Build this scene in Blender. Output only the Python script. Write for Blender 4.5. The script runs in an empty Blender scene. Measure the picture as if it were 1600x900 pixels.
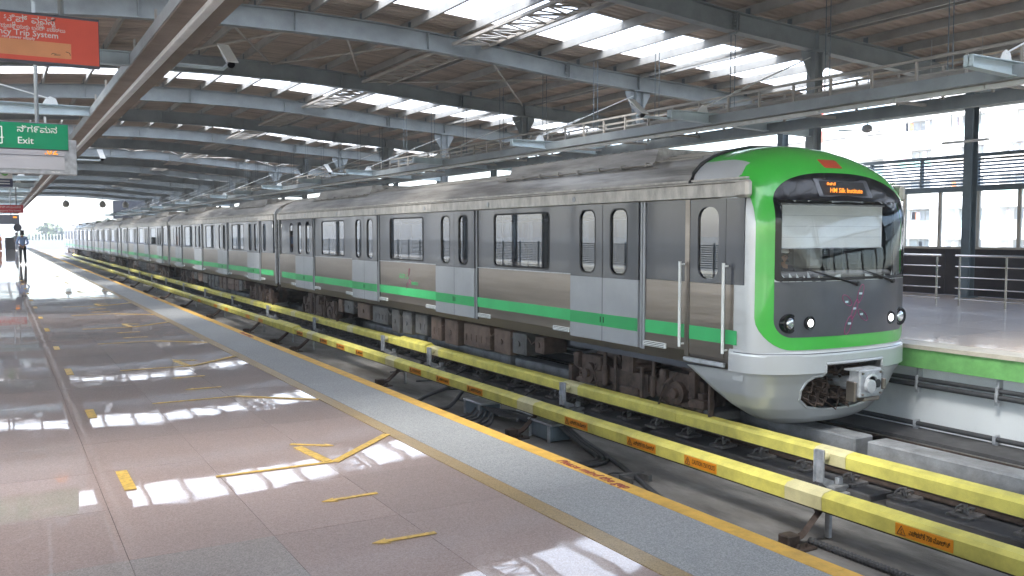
import bpy, bmesh, math, random
from mathutils import Vector, Matrix
random.seed(7)
R = math.radians
S = bpy.context.scene
COL = S.collection
# ------------------------------------------------------------------ camera, sky, sun, exposure
cam_d = bpy.data.cameras.new('camera'); cam = bpy.data.objects.new('camera', cam_d); COL.objects.link(cam)
S.camera = cam
cam.location = (0, 0, 1.57)
cam.rotation_euler = (R(90 - 3.465), 0, -math.atan2(805, math.hypot(1387.4, 84)))
cam_d.sensor_width = 36; cam_d.lens = 36 * 1387.4 / 1600
cam_d.clip_start = 0.1; cam_d.clip_end = 5000
W_ = bpy.data.worlds.new('World'); S.world = W_; W_.use_nodes = True
nt = W_.node_tree
sky = nt.nodes.new('ShaderNodeTexSky'); sky.sky_type = 'NISHITA'; sky.sun_disc = False
SUN_EL, SUN_AZ = 55, 250                       # azimuth clockwise from +Y
sky.sun_elevation = R(SUN_EL); sky.sun_rotation = R(SUN_AZ)
sky.air_density = 1.0; sky.dust_density = 2.0; sky.ozone_density = 0.6
nt.links.new(sky.outputs[0], nt.nodes['Background'].inputs[0])
nt.nodes['Background'].inputs[1].default_value = 0.15
sd = bpy.data.lights.new('sun', 'SUN'); sun = bpy.data.objects.new('sun', sd); COL.objects.link(sun)
sd.energy = 2.2; sd.angle = R(14); sd.color = (1, .97, .92)
dv = Vector((math.sin(R(SUN_AZ)) * math.cos(R(SUN_EL)), math.cos(R(SUN_AZ)) * math.cos(R(SUN_EL)), math.sin(R(SUN_EL))))
sun.rotation_euler = (-dv).to_track_quat('-Z', 'Y').to_euler()
S.view_settings.view_transform = 'Standard'; S.view_settings.look = 'None'
S.view_settings.exposure = 2.85; S.view_settings.gamma = 1

# ------------------------------------------------------------------ helpers
WO = {}                                        # world origin of every object that parents something
def wpos(o): return WO.get(o.name, Vector((0, 0, 0)))
def tag(o, label=None, cat=None, group=None, kind=None):
    if label: o['label'] = label
    if cat: o['category'] = cat
    if group: o['group'] = group
    if kind: o['kind'] = kind
    return o
def empty(name, loc, label, cat, group=None):
    o = bpy.data.objects.new(name, None); COL.objects.link(o); o.location = loc
    o.empty_display_size = .1
    WO[o.name] = Vector(loc)
    return tag(o, label, cat, group)
def place(name, me, parent=None, loc=(0, 0, 0), rot=(0, 0, 0), scale=None):
    """link an object with mesh me at world location loc"""
    o = bpy.data.objects.new(name, me); COL.objects.link(o)
    loc = Vector(loc); WO[o.name] = loc.copy()
    if parent is not None:
        o.parent = parent; loc = loc - wpos(parent)
    o.location = loc; o.rotation_euler = rot
    if scale: o.scale = scale
    return o
class MB:
    def __init__(s): s.v = []; s.f = []; s.m = []; s.mi = 0
    def add(s, vs, fs):
        b = len(s.v); s.v += [tuple(v) for v in vs]; s.f += [tuple(b + i for i in f) for f in fs]; s.m += [s.mi] * len(fs); return s
    def mat(s, i): s.mi = i; return s
    def box(s, x0, x1, y0, y1, z0, z1):
        if x0 > x1: x0, x1 = x1, x0
        if y0 > y1: y0, y1 = y1, y0
        if z0 > z1: z0, z1 = z1, z0
        return s.add([(x0,y0,z0),(x1,y0,z0),(x1,y1,z0),(x0,y1,z0),(x0,y0,z1),(x1,y0,z1),(x1,y1,z1),(x0,y1,z1)],
                     [(0,3,2,1),(4,5,6,7),(0,1,5,4),(1,2,6,5),(2,3,7,6),(3,0,4,7)])
    def cbox(s, x0, x1, y0, y1, z0, z1, c=.01):
        """box with chamfered edges"""
        if x0 > x1: x0, x1 = x1, x0
        if y0 > y1: y0, y1 = y1, y0
        if z0 > z1: z0, z1 = z1, z0
        c = min(c, (x1-x0)*.45, (y1-y0)*.45, (z1-z0)*.45)
        bm = bmesh.new(); bmesh.ops.create_cube(bm, size=1)
        for v in bm.verts:
            v.co = ((x0+x1)/2 + v.co.x*(x1-x0), (y0+y1)/2 + v.co.y*(y1-y0), (z0+z1)/2 + v.co.z*(z1-z0))
        bmesh.ops.bevel(bm, geom=bm.edges[:], offset=c, segments=1, affect='EDGES')
        bm.verts.index_update()
        s.add([v.co[:] for v in bm.verts], [[v.index for v in f.verts] for f in bm.faces]); bm.free(); return s
    def prism(s, pts, axis, a, b):
        """closed polygon pts (2D) extruded along axis from a to b; 2D coords are the other two axes in order"""
        n = len(pts)
        def mk(p, t):
            return (t, p[0], p[1]) if axis == 'x' else (p[0], t, p[1]) if axis == 'y' else (p[0], p[1], t)
        vs = [mk(p, a) for p in pts] + [mk(p, b) for p in pts]
        fs = [tuple(range(n))[::-1], tuple(range(n, 2*n))] + [(i, (i+1) % n, n+(i+1) % n, n+i) for i in range(n)]
        return s.add(vs, fs)
    def tube(s, path, r, n=8, caps=True):
        path = [Vector(p) for p in path]; rings = []
        up = Vector((0, 0, 1))
        for i, p in enumerate(path):
            t = (path[min(i+1, len(path)-1)] - path[max(i-1, 0)]).normalized()
            a = t.cross(up if abs(t.z) < .95 else Vector((1, 0, 0))).normalized(); b = t.cross(a)
            rr = r[i] if isinstance(r, (list, tuple)) else r
            rings.append([p + (a*math.cos(2*math.pi*k/n) + b*math.sin(2*math.pi*k/n))*rr for k in range(n)])
        vs = [v for g in rings for v in g]; fs = []
        for i in range(len(rings)-1):
            for k in range(n): fs.append((i*n+k, i*n+(k+1) % n, (i+1)*n+(k+1) % n, (i+1)*n+k))
        if caps: fs += [tuple(range(n))[::-1], tuple((len(rings)-1)*n+k for k in range(n))]
        return s.add(vs, fs)
    def lathe(s, prof, c, axis='z', n=20):
        """prof: (radius, height) list round axis through c"""
        vs = []
        for r, h in prof:
            for k in range(n):
                a = 2*math.pi*k/n; p, q = r*math.cos(a), r*math.sin(a)
                vs.append((c[0]+h, c[1]+p, c[2]+q) if axis == 'x' else (c[0]+q, c[1]+h, c[2]+p) if axis == 'y' else (c[0]+p, c[1]+q, c[2]+h))
        fs = []
        for i in range(len(prof)-1):
            for k in range(n): fs.append((i*n+k, i*n+(k+1) % n, (i+1)*n+(k+1) % n, (i+1)*n+k))
        fs += [tuple(range(n))[::-1], tuple((len(prof)-1)*n+k for k in range(n))]
        return s.add(vs, fs)
    def mesh(s, name, mats, smooth=False, off=(0, 0, 0)):
        me = bpy.data.meshes.new(name)
        ox, oy, oz = off
        me.from_pydata([(a-ox, b-oy, c-oz) for a, b, c in s.v], [], s.f)
        if not isinstance(mats, (list, tuple)): mats = [mats]
        for m in mats: me.materials.append(m)
        me.polygons.foreach_set('material_index', s.m)
        bm = bmesh.new(); bm.from_mesh(me); bmesh.ops.recalc_face_normals(bm, faces=bm.faces[:]); bm.to_mesh(me); bm.free()
        if smooth:
            me.polygons.foreach_set('use_smooth', [True]*len(me.polygons))
            me.set_sharp_from_angle(angle=R(38))
        me.update(); return me
    def build(s, name, mats, parent=None, smooth=False, origin=None):
        """vertices are world coordinates"""
        if origin is None: origin = wpos(parent) if parent is not None else (0, 0, 0)
        return place(name, s.mesh(name, mats, smooth, origin), parent, origin)
def rrect(x0, x1, z0, z1, r, seg=5):
    """rounded rectangle outline, 4*(seg+1) points"""
    out = []
    for cx, cz, a0 in ((x1-r, z0+r, -90), (x1-r, z1-r, 0), (x0+r, z1-r, 90), (x0+r, z0+r, 180)):
        for k in range(seg+1):
            a = R(a0 + 90*k/seg); out.append((cx+r*math.cos(a), cz+r*math.sin(a)))
    return out
def rect_like(x0, x1, z0, z1, seg=5):
    """rectangle outline with as many points as rrect so the two can be bridged"""
    out = []
    for cx, cz in ((x1, z0), (x1, z1), (x0, z1), (x0, z0)):
        out += [(cx, cz)]*(seg+1)
    return out

# ------------------------------------------------------------------ materials
def newmat(name):
    m = bpy.data.materials.new(name); m.use_nodes = True
    return m, m.node_tree, m.node_tree.nodes['Principled BSDF']
def mat(name, col, rough=.5, metal=0., var=.15, scale=3., bump=0., bscale=40., coat=0., crough=.03, stretch=None, col2=None, dirt=0., spec=.5, rvar=0.):
    m, t, b = newmat(name)
    L = t.links.new; N = t.nodes.new
    tc = N('ShaderNodeNewGeometry')
    mp = N('ShaderNodeMapping'); L(tc.outputs['Position'], mp.inputs[0])
    if stretch: mp.inputs['Scale'].default_value = stretch
    n1 = N('ShaderNodeTexNoise'); n1.inputs['Scale'].default_value = scale; n1.inputs['Detail'].default_value = 5; n1.inputs['Roughness'].default_value = .62
    L(mp.outputs[0], n1.inputs[0])
    cr = N('ShaderNodeValToRGB'); L(n1.outputs[0], cr.inputs[0])
    c2 = col2 or tuple(c*(1-var*1.6) for c in col)
    cr.color_ramp.elements[0].position = .32; cr.color_ramp.elements[0].color = (*c2, 1)
    cr.color_ramp.elements[1].position = .62; cr.color_ramp.elements[1].color = (*[min(1, c*(1+var*.5)) for c in col], 1)
    src = cr.outputs[0]
    if dirt:
        n3 = N('ShaderNodeTexNoise'); n3.inputs['Scale'].default_value = scale*.35+.3; n3.inputs['Detail'].default_value = 8; n3.inputs['Roughness'].default_value = .7
        L(mp.outputs[0], n3.inputs[0])
        r3 = N('ShaderNodeValToRGB'); r3.color_ramp.elements[0].position = .48; r3.color_ramp.elements[1].position = .7
        L(n3.outputs[0], r3.inputs[0])
        mx = N('ShaderNodeMix'); mx.data_type = 'RGBA'; L(src, mx.inputs[6]); mx.inputs[7].default_value = (.07, .055, .045, 1)
        mm = N('ShaderNodeMath'); mm.operation = 'MULTIPLY'; mm.inputs[1].default_value = dirt; L(r3.outputs[0], mm.inputs[0]); L(mm.outputs[0], mx.inputs[0])
        src = mx.outputs[2]
    L(src, b.inputs['Base Color'])
    b.inputs['Roughness'].default_value = rough; b.inputs['Metallic'].default_value = metal
    if rvar:
        mr = N('ShaderNodeMapRange'); mr.inputs[3].default_value = max(0, rough-rvar); mr.inputs[4].default_value = min(1, rough+rvar)
        L(n1.outputs[0], mr.inputs[0]); L(mr.outputs[0], b.inputs['Roughness'])
    b.inputs['Coat Weight'].default_value = coat; b.inputs['Coat Roughness'].default_value = crough
    b.inputs['Specular IOR Level'].default_value = spec
    if bump:
        n2 = N('ShaderNodeTexNoise'); n2.inputs['Scale'].default_value = bscale; n2.inputs['Detail'].default_value = 4
        L(mp.outputs[0], n2.inputs[0])
        bp = N('ShaderNodeBump'); bp.inputs['Strength'].default_value = bump; bp.inputs['Distance'].default_value = .01
        L(n2.outputs[0], bp.inputs['Height']); L(bp.outputs[0], b.inputs['Normal'])
    return m
def granite(name, base, dark, light, coat=1., crough=.02, rough=.45, rnd=.08):
    m, t, b = newmat(name); L = t.links.new; N = t.nodes.new
    g = N('ShaderNodeNewGeometry')
    v = N('ShaderNodeTexVoronoi'); v.inputs['Scale'].default_value = 130; L(g.outputs['Position'], v.inputs[0])
    n = N('ShaderNodeTexNoise'); n.inputs['Scale'].default_value = 190; n.inputs['Detail'].default_value = 3; L(g.outputs['Position'], n.inputs[0])
    cr = N('ShaderNodeValToRGB'); e = cr.color_ramp.elements
    e[0].position = .3; e[0].color = (*dark, 1); e[1].position = .72; e[1].color = (*light, 1)
    k = e.new(.5); k.color = (*base, 1)
    mx = N('ShaderNodeMath'); mx.operation = 'MULTIPLY_ADD'; L(v.outputs['Color'], mx.inputs[0]); mx.inputs[1].default_value = .35
    ad = N('ShaderNodeMath'); ad.operation = 'MULTIPLY'; L(n.outputs[0], ad.inputs[0]); ad.inputs[1].default_value = .72; L(ad.outputs[0], mx.inputs[2])
    L(mx.outputs[0], cr.inputs[0])
    n2 = N('ShaderNodeTexNoise'); n2.inputs['Scale'].default_value = .8; n2.inputs['Detail'].default_value = 6; L(g.outputs['Position'], n2.inputs[0])
    oi = N('ShaderNodeObjectInfo')
    a = N('ShaderNodeMath'); a.operation = 'MULTIPLY_ADD'; L(oi.outputs['Random'], a.inputs[0]); a.inputs[1].default_value = rnd*2; a.inputs[2].default_value = .82 - rnd
    c = N('ShaderNodeMath'); c.operation = 'MULTIPLY_ADD'; L(n2.outputs[0], c.inputs[0]); c.inputs[1].default_value = .36; L(a.outputs[0], c.inputs[2])
    hs = N('ShaderNodeHueSaturation'); L(cr.outputs[0], hs.inputs['Color']); L(c.outputs[0], hs.inputs['Value'])
    L(hs.outputs[0], b.inputs['Base Color'])
    b.inputs['Roughness'].default_value = rough; b.inputs['Coat Weight'].default_value = coat; b.inputs['Coat Roughness'].default_value = crough; b.inputs['Coat IOR'].default_value = 1.55
    if crough < .1:                                                   # scuffed traffic lanes in the polish
        n5 = N('ShaderNodeTexNoise'); n5.inputs['Scale'].default_value = 2.6; n5.inputs['Detail'].default_value = 8; n5.inputs['Roughness'].default_value = .7; L(g.outputs['Position'], n5.inputs[0])
        m5 = N('ShaderNodeMapRange'); m5.inputs[1].default_value = .5; m5.inputs[2].default_value = .75; m5.inputs[3].default_value = crough; m5.inputs[4].default_value = crough+.065
        L(n5.outputs[0], m5.inputs[0]); L(m5.outputs[0], b.inputs['Coat Roughness'])
    # faint waviness of the polish
    n4 = N('ShaderNodeTexNoise'); n4.inputs['Scale'].default_value = 1.7; n4.inputs['Detail'].default_value = 2; L(g.outputs['Position'], n4.inputs[0])
    bp = N('ShaderNodeBump'); bp.inputs['Strength'].default_value = .05; bp.inputs['Distance'].default_value = .02; L(n4.outputs[0], bp.inputs['Height'])
    L(bp.outputs[0], b.inputs['Coat Normal'])
    return m
def glassy(name, tint=(.5, .55, .58), refl_rough=.02, trans=.6, ior=1.5):
    """thin pane: fresnel mirror over a tinted see-through layer"""
    m = bpy.data.materials.new(name); m.use_nodes = True; t = m.node_tree; t.nodes.clear(); N = t.nodes.new; L = t.links.new
    o = N('ShaderNodeOutputMaterial'); tr = N('ShaderNodeBsdfTransparent'); tr.inputs[0].default_value = (*[c*trans for c in tint], 1)
    gl = N('ShaderNodeBsdfGlossy'); gl.inputs['Roughness'].default_value = refl_rough; gl.inputs[0].default_value = (.95, .97, 1, 1)
    ge = N('ShaderNodeNewGeometry'); dt = N('ShaderNodeVectorMath'); dt.operation = 'DOT_PRODUCT'; L(ge.outputs['Normal'], dt.inputs[0]); L(ge.outputs['Incoming'], dt.inputs[1])
    def mth(op, a, b_=None):
        q = N('ShaderNodeMath'); q.operation = op
        for i_, v_ in enumerate((a, b_)):
            if v_ is None: continue
            if isinstance(v_, (int, float)): q.inputs[i_].default_value = v_
            else: L(v_, q.inputs[i_])
        return q.outputs[0]
    f0 = ((ior-1)/(ior+1))**2*1.8                                     # two surfaces
    fz = mth('ADD', mth('MULTIPLY', mth('POWER', mth('SUBTRACT', 1., mth('ABSOLUTE', dt.outputs['Value'])), 5.), 1-f0), f0)
    mx = N('ShaderNodeMixShader'); L(fz, mx.inputs[0]); L(tr.outputs[0], mx.inputs[1]); L(gl.outputs[0], mx.inputs[2]); L(mx.outputs[0], o.inputs[0])
    return m
def emis(name, col, st):
    m = bpy.data.materials.new(name); m.use_nodes = True; b = m.node_tree.nodes['Principled BSDF']
    b.inputs['Base Color'].default_value = (*col, 1); b.inputs['Emission Color'].default_value = (*col, 1); b.inputs['Emission Strength'].default_value = st
    return m
M = dict(
 granite=granite('polished_pink_granite', (.335,.25,.225), (.245,.18,.16), (.43,.345,.315)),
 granite_grey=granite('polished_grey_granite', (.32,.28,.255), (.19,.165,.155), (.44,.39,.37)),
 granite_tan=granite('tan_strip_granite', (.30,.205,.085), (.20,.13,.05), (.40,.29,.14), coat=.35, crough=.15, rough=.5),
 paver=granite('rough_grey_pavers', (.275,.28,.278), (.19,.195,.195), (.38,.385,.38), coat=0, rough=.75, rnd=.05),
 cream=granite('pale_glossy_floor', (.50,.40,.325), (.38,.31,.26), (.58,.48,.40), coat=.5, crough=.07, rough=.5, rnd=.05),
 grout=mat('grout', (.19,.15,.14), .6),
 yellow_edge=mat('yellow_edge_paint', (.72,.42,.07), .6, var=.12, scale=9, dirt=.25),
 tape=mat('yellow_tape', (.66,.42,.08), .4, var=.25, scale=25, dirt=.45),
 concrete=mat('track_concrete', (.18,.175,.17), .85, var=.4, scale=1.1, bump=.5, bscale=25, dirt=.75, stretch=(1.6,.6,1)),
 concrete_l=mat('plinth_concrete', (.25,.26,.27), .85, var=.25, scale=3, bump=.5, bscale=30, dirt=.55),
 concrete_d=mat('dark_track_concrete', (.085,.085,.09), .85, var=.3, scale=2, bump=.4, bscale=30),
 wallgrey=mat('painted_wall_grey', (.66,.70,.72), .7, var=.1, scale=2, dirt=.2),
 greenwall=mat('green_edge_paint', (.16,.42,.13), .6, var=.15, scale=5, dirt=.15),
 yellow=mat('yellow_cover_plastic', (.66,.60,.135), .5, var=.15, scale=3.5, dirt=.25),
 sleeve=mat('pale_cover_plastic', (.62,.57,.32), .45, var=.1, scale=5, dirt=.18),
 galv=mat('galvanised_steel', (.42,.44,.47), .5, metal=.4, var=.2, scale=8),
 rust=mat('rusty_rail_steel', (.075,.055,.045), .6, metal=.4, var=.3, scale=12, bump=.3),
 railtop=mat('worn_rail_top', (.30,.27,.25), .35, metal=.9, var=.1),
 cable=mat('black_rubber_cable', (.045,.047,.052), .55, var=.2, scale=20),
 steelblue=mat('blue_grey_painted_steel', (.275,.31,.33), .5, var=.13, scale=1.5, dirt=.2),
 steelblue_d=mat('slate_painted_steel', (.13,.17,.20), .5, var=.15, scale=2),
 purlin=mat('grey_purlin_paint', (.33,.33,.32), .5, var=.15, scale=2, dirt=.15),
 rod=mat('pale_brace_steel', (.40,.38,.35), .5, var=.1),
 sheet=mat('beige_roof_sheet', (.50,.425,.36), .55, var=.2, scale=1.2, dirt=.2, stretch=(.4,3,1)),
 white=mat('white_paint', (.75,.78,.78), .45, var=.06, scale=4, dirt=.08),
 palearm=mat('pale_blue_arm_paint', (.52,.62,.66), .45, var=.08, scale=3, dirt=.12),
 lamp=emis('lit_tube', (1,.97,.9), 1.2),
 steel=mat('brushed_stainless', (.285,.25,.222), .31, metal=.85, var=.12, scale=1.2, stretch=(1,.25,3), rvar=.06, dirt=.16, bump=.35, bscale=2.2),
 steel_roof=mat('weathered_roof_steel', (.34,.325,.30), .48, metal=.5, var=.3, scale=2.2, stretch=(3,.35,3), dirt=.5),
 band=mat('black_window_band', (.034,.038,.052), .36, var=.2, scale=.8, coat=.75, crough=.06, stretch=(1,1.4,.4)),
 leaf=mat('grey_door_leaf', (.33,.345,.37), .4, metal=.25, var=.06, scale=2),
 stripe=mat('green_stripe', (.045,.46,.15), .35, var=.08, scale=2, coat=.3),
 stripe_b=mat('green_stripe_leaf', (.03,.35,.11), .35, var=.08, scale=2, coat=.3),
 gutter=mat('cream_gutter', (.47,.45,.42), .42, metal=.35, var=.2, scale=3, dirt=.3, stretch=(1,2.5,1)),
 under=mat('dirty_underframe', (.085,.058,.047), .75, metal=.2, var=.4, scale=6, bump=.4, dirt=.4),
 underb=mat('brown_equipment_box', (.125,.085,.065), .7, metal=.1, var=.3, scale=5, dirt=.4),
 underg=mat('grey_equipment_box', (.10,.10,.10), .65, metal=.2, var=.3, scale=5, dirt=.5),
 black=mat('matt_black', (.015,.015,.017), .6, var=.1),
 rubber=mat('black_rubber', (.02,.02,.022), .7, var=.2),
 silver=mat('silver_nose_paint', (.50,.52,.54), .32, metal=.25, var=.04, scale=2, coat=.5, crough=.1),
 green=mat('bright_green_paint', (.05,.44,.055), .3, var=.05, scale=2, coat=.8, crough=.06),
 mask=mat('charcoal_front_mask', (.055,.06,.075), .34, var=.1, coat=.5, crough=.15),
 gloss=mat('black_gloss_mask', (.006,.006,.009), .2, var=.05, coat=.2, crough=.05, spec=.3),
 blind=mat('pale_sun_blind', (.74,.76,.75), .7, var=.03, scale=2),
 interior=mat('cab_interior', (.20,.20,.21), .7, var=.2),
 seat=mat('interior_panels', (.42,.43,.43), .6, var=.08),
 lens=glassy('clear_lens', (.9,.95,1), .03, .75),
 headlamp=emis('lit_headlamp', (1,1,1), 1.1),
 reflector=mat('lamp_reflector', (.7,.72,.75), .2, metal=.9, var=.05),
 redlamp=mat('red_lamp_lens', (.50,.065,.03), .25, var=.05, coat=.8),
 glass=glassy('train_window_glass', (.60,.66,.70), .015, .30, 1.85),
 wind=glassy('windscreen_glass', (.93,.95,.96), .01, .97, 1.33),
 pane=glassy('platform_window_glass', (.95,.97,.98), .02, .95, 1.4),
 led=emis('amber_led', (1, .30, .015), .2),
 red=mat('red_sign_face', (.82,.12,.075), .45, var=.03),
 orange_patch=mat('orange_patch_film', (.82,.36,.17), .5, var=.04),
 signgreen=mat('green_sign_face', (0,.27,.125), .4, var=.03),
 signgrey=mat('grey_display_face', (.44,.44,.47), .45, var=.03),
 signframe=mat('slate_sign_frame', (.10,.11,.14), .45, var=.1),
 signwhite=mat('white_lettering', (.82,.82,.80), .5, var=.01),
 darkred=mat('dark_red_lettering', (.30,.05,.04), .5, var=.05),
 ink=mat('black_ink', (.02,.015,.01), .5, var=.05),
 labelorange=mat('orange_warning_film', (.72,.27,.015), .4, var=.08, scale=12),
 magenta=mat('magenta_film', (.30,.03,.14), .4, var=.05),
 chrome=mat('stainless_rail', (.62,.60,.57), .2, metal=.9, var=.05),
 parapet=mat('dark_parapet_panel', (.035,.028,.03), .45, var=.2, scale=2),
 mullion=mat('beige_mullion', (.42,.39,.34), .45, var=.05),
 bldg=mat('white_render', (.86,.86,.85), .8, var=.05, scale=.2),
 bldg2=mat('cream_render', (.82,.81,.78), .8, var=.05, scale=.2),
 balcony=mat('teal_balcony_panel', (.42,.66,.60), .5, var=.1),
 winglass=mat('far_window_glass', (.50,.54,.56), .15, var=.3, scale=.5),
 skin=mat('skin', (.30,.16,.10), .55, var=.06), hair=mat('hair', (.012,.01,.01), .5),
 shirt=mat('blue_shirt', (.20,.29,.48), .8, var=.1), trouser=mat('black_trousers', (.012,.012,.016), .8),
 sari=mat('orange_cloth', (.65,.22,.08), .8, var=.25, scale=5), shirtgrey=mat('grey_shirt', (.35,.37,.42), .8),
 faded_cloth=mat('faded_cloth', (.55,.42,.45), .8), red_cloth=mat('red_cloth', (.55,.05,.05), .8), white_cloth=mat('white_cloth', (.7,.7,.7), .8),
 ground=mat('far_ground', (.16,.15,.10), .9, var=.3, scale=.05),
 leafmat=mat('tree_foliage', (.075,.115,.03), .6, var=.5, scale=.6), bark=mat('bark', (.10,.07,.05), .9),
 parapetfar=mat('viaduct_parapet', (.30,.30,.33), .8, var=.1),
)
# translucent skylight sheet
m = bpy.data.materials.new('translucent_roof_sheet'); m.use_nodes = True; t = m.node_tree; t.nodes.clear(); N = t.nodes.new
o_ = N('ShaderNodeOutputMaterial'); tl = N('ShaderNodeBsdfTranslucent'); tl.inputs[0].default_value = (.62, .63, .62, 1)
tr_ = N('ShaderNodeBsdfTransparent'); tr_.inputs[0].default_value = (.8, .81, .81, 1); mx_ = N('ShaderNodeMixShader'); mx_.inputs[0].default_value = .35
t.links.new(tl.outputs[0], mx_.inputs[1]); t.links.new(tr_.outputs[0], mx_.inputs[2]); t.links.new(mx_.outputs[0], o_.inputs[0]); M['skylight'] = m

# text --------------------------------------------------------------
_tc = {}
def text_mesh(s, size, mt, extrude=.001, shear=0, align='LEFT', key=None):
    k = (s, size, mt.name, shear, align)
    if k in _tc: return _tc[k]
    cu = bpy.data.curves.new('lettering', 'FONT'); cu.body = s; cu.size = size; cu.extrude = extrude; cu.shear = shear
    cu.align_x = align; cu.resolution_u = 2; cu.offset = size*.008
    ob = bpy.data.objects.new('tmp', cu); COL.objects.link(ob)
    dg = bpy.context.evaluated_depsgraph_get(); me = bpy.data.meshes.new_from_object(ob.evaluated_get(dg))
    bpy.data.objects.remove(ob); me.name = 'lettering'; me.materials.clear(); me.materials.append(mt)
    _tc[k] = me; return me
def lettering(s, size, mt, parent, loc, rot=(math.pi/2, 0, 0), shear=0, align='LEFT', name='lettering', extrude=.001):
    return place(name, text_mesh(s, size, mt, extrude, shear, align), parent, loc, rot)

# ================================================================== SETTING: platforms and track bed
def struct(name, mb, mt, **k): return tag(mb.build(name, mt, **k), kind='structure')
Y0, Y1 = -14., 118.
plat = struct('near_platform', MB().box(-10, 3.34, Y0, Y1, -1.6, -.02), M['grout'])
TX = [1.205 + .7*i for i in range(-3, 2)]          # tile columns, joints at X = 1.205 and 2.6
TY = .905; TYO = 3.65 - 4*TY
def tile_mesh(name, w, l, mt, g=.0009):
    return MB().prism([(g, g), (w-g, g), (w-g, l-g), (g, l-g)], 'z', -.03, 0).mesh(name, mt)
tm = {k: tile_mesh('floor_tile', .7, TY, M[k]) for k in ('granite', 'granite_grey')}
for i, x in enumerate(TX):
    for j in range(0, 33):
        y = TYO + j*TY
        grey = (x < 1.0 and y + TY < 4.6 and y > 1) or (x < .4 and j % 12 == 3)
        o = place('floor_tile', tm['granite_grey' if grey else 'granite'], plat, (x, y, 0))
        o.rotation_euler = (R(random.uniform(-.05, .05)), R(random.uniform(-.04, .04)), 0)
mb = MB(); g = .004
for j in range(-13, 128):
    for i in range(-16, 2):
        x = 1.205 + .7*i; y = TYO + j*TY
        if 0 <= j < 33 and i >= -3: continue
        mb.add([(x+g, y+g, 0), (x+.7-g, y+g, 0), (x+.7-g, y+TY-g, 0), (x+g, y+TY-g, 0)], [(0, 1, 2, 3)])
tag(mb.build('distant_floor_tiles', M['granite'], plat), kind='stuff')
# tan strip, grey pavers, yellow edge: pieces 0.9 m long
ty = tile_mesh('strip_tile', .118, TY, M['granite_tan']); tp = tile_mesh('paver', .55, TY, M['paver'], .0008); te = tile_mesh('edge_stone', .12, TY, M['yellow_edge'], .0008)
for j in range(0, 60):
    y = TYO + j*TY
    place('tan_border_tile', ty, plat, (2.611, y, .001)); place('grey_paver', tp, plat, (2.731, y, .002)); place('yellow_edge_stone', te, plat, (3.283, y, .003))
mb = MB()
for a, b, mi in ((2.611, 2.729, 0), (2.731, 3.28, 1), (3.283, 3.403, 2)):
    mb.mat(mi)
    for ya, yb in ((Y0, TYO), (TYO+60*TY, Y1)):
        n = int((yb-ya)/TY)+1
        for q in range(n):
            mb.box(a, b, ya+(yb-ya)*q/n+.002, ya+(yb-ya)*(q+1)/n-.002, -.03, .002)
tag(mb.build('distant_edge_strips', [M['granite_tan'], M['paver'], M['yellow_edge']], plat), kind='stuff')
MB().box(3.341, 3.375, Y0, Y1, -.16, -.032).build('dark_nosing', M['rust'], plat)
# tape marks on the floor
def tape_line(a, b, w=.045, name='tape_line', z=.006):
    a = Vector((*a, 0)); b = Vector((*b, 0)); d = (b-a).normalized(); n = Vector((-d.y, d.x, 0))*w/2
    MB().prism([tuple((a+n)[:2]), tuple((a-n)[:2]), tuple((b-n)[:2]), tuple((b+n)[:2])], 'z', .0035, z).build(name, M['tape'], plat)
def tape_arrow(tail, head, w=.034):
    a = Vector((*tail, 0)); b = Vector((*head, 0)); d = (b-a).normalized(); n = Vector((-d.y, d.x, 0)); h = b - d*.075
    pts = [a+n*w/2, h+n*w/2, h-d*.012+n*w*1.25, b, h-d*.012-n*w*1.25, h-n*w/2, a-n*w/2]
    MB().prism([tuple(p[:2]) for p in pts], 'z', .0035, .006).build('tape_arrow', M['tape'], plat)
for k in range(-1, 7):
    q = 5.17*k
    tape_arrow((1.95, 4.17+q), (1.60, 4.18+q)); tape_arrow((1.95, 5.0+q), (1.60, 4.99+q)); tape_arrow((1.85, 6.5+q), (2.12, 6.3+q))
    tape_line((1.18, 5.86+q), (1.96, 5.85+q), .035); tape_line((1.97, 5.84+q), (2.60, 6.45+q), .06, z=.0072); tape_line((1.93, 5.87+q), (1.87, 6.38+q), .065, z=.0082)
    tape_line((.665, 5.82+q), (.665, 6.32+q), .07)
    if k < 0: continue
    tape_line((1.2, 8.72+q), (1.97, 8.72+q), .03); tape_line((1.97, 8.71+q), (2.60, 8.15+q), .04, z=.0072); tape_line((.665, 8.3+q), (.665, 8.7+q), .07)
for k in range(0, 4):
    lettering('Please mind the gap', .098, M['darkred'], plat, (3.305, 5.1+9.3*k, .0045), (0, 0, -math.pi/2), shear=.25)

SLAB = -1.45
bed = struct('track_bed', MB().box(3.34, 11.4, -30, 175, -2.3, SLAB), M['concrete'])
mb = MB()
for x0, x1 in ((3.9, 4.6), (5.35, 6.05), (8.42, 9.22), (9.95, 10.66)):
    y = -14.
    while y < 135: mb.cbox(x0, x1, y, y+3.9, -1.5, -1.37, .015); y += 4.1
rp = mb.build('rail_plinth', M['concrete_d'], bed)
mb = MB(); y = 7.42-4.1*5
gp = empty('guard_kerb', (9.47, 8, -1.62), 'long broken line of grey concrete upstand blocks between the rails beside the train', 'concrete kerb')
for k in range(34):
    yy = 7.42 + 4.35*(k-4); MB().cbox(9.3, 9.66, yy, yy+4.17, -1.61, -1.0, .018).build('concrete_block', M['concrete_l'], gp)
gp2 = empty('guard_kerb', (4.98, 8, -1.62), 'line of grey concrete upstand blocks in the empty near track hidden below the platform edge', 'concrete kerb')
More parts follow.
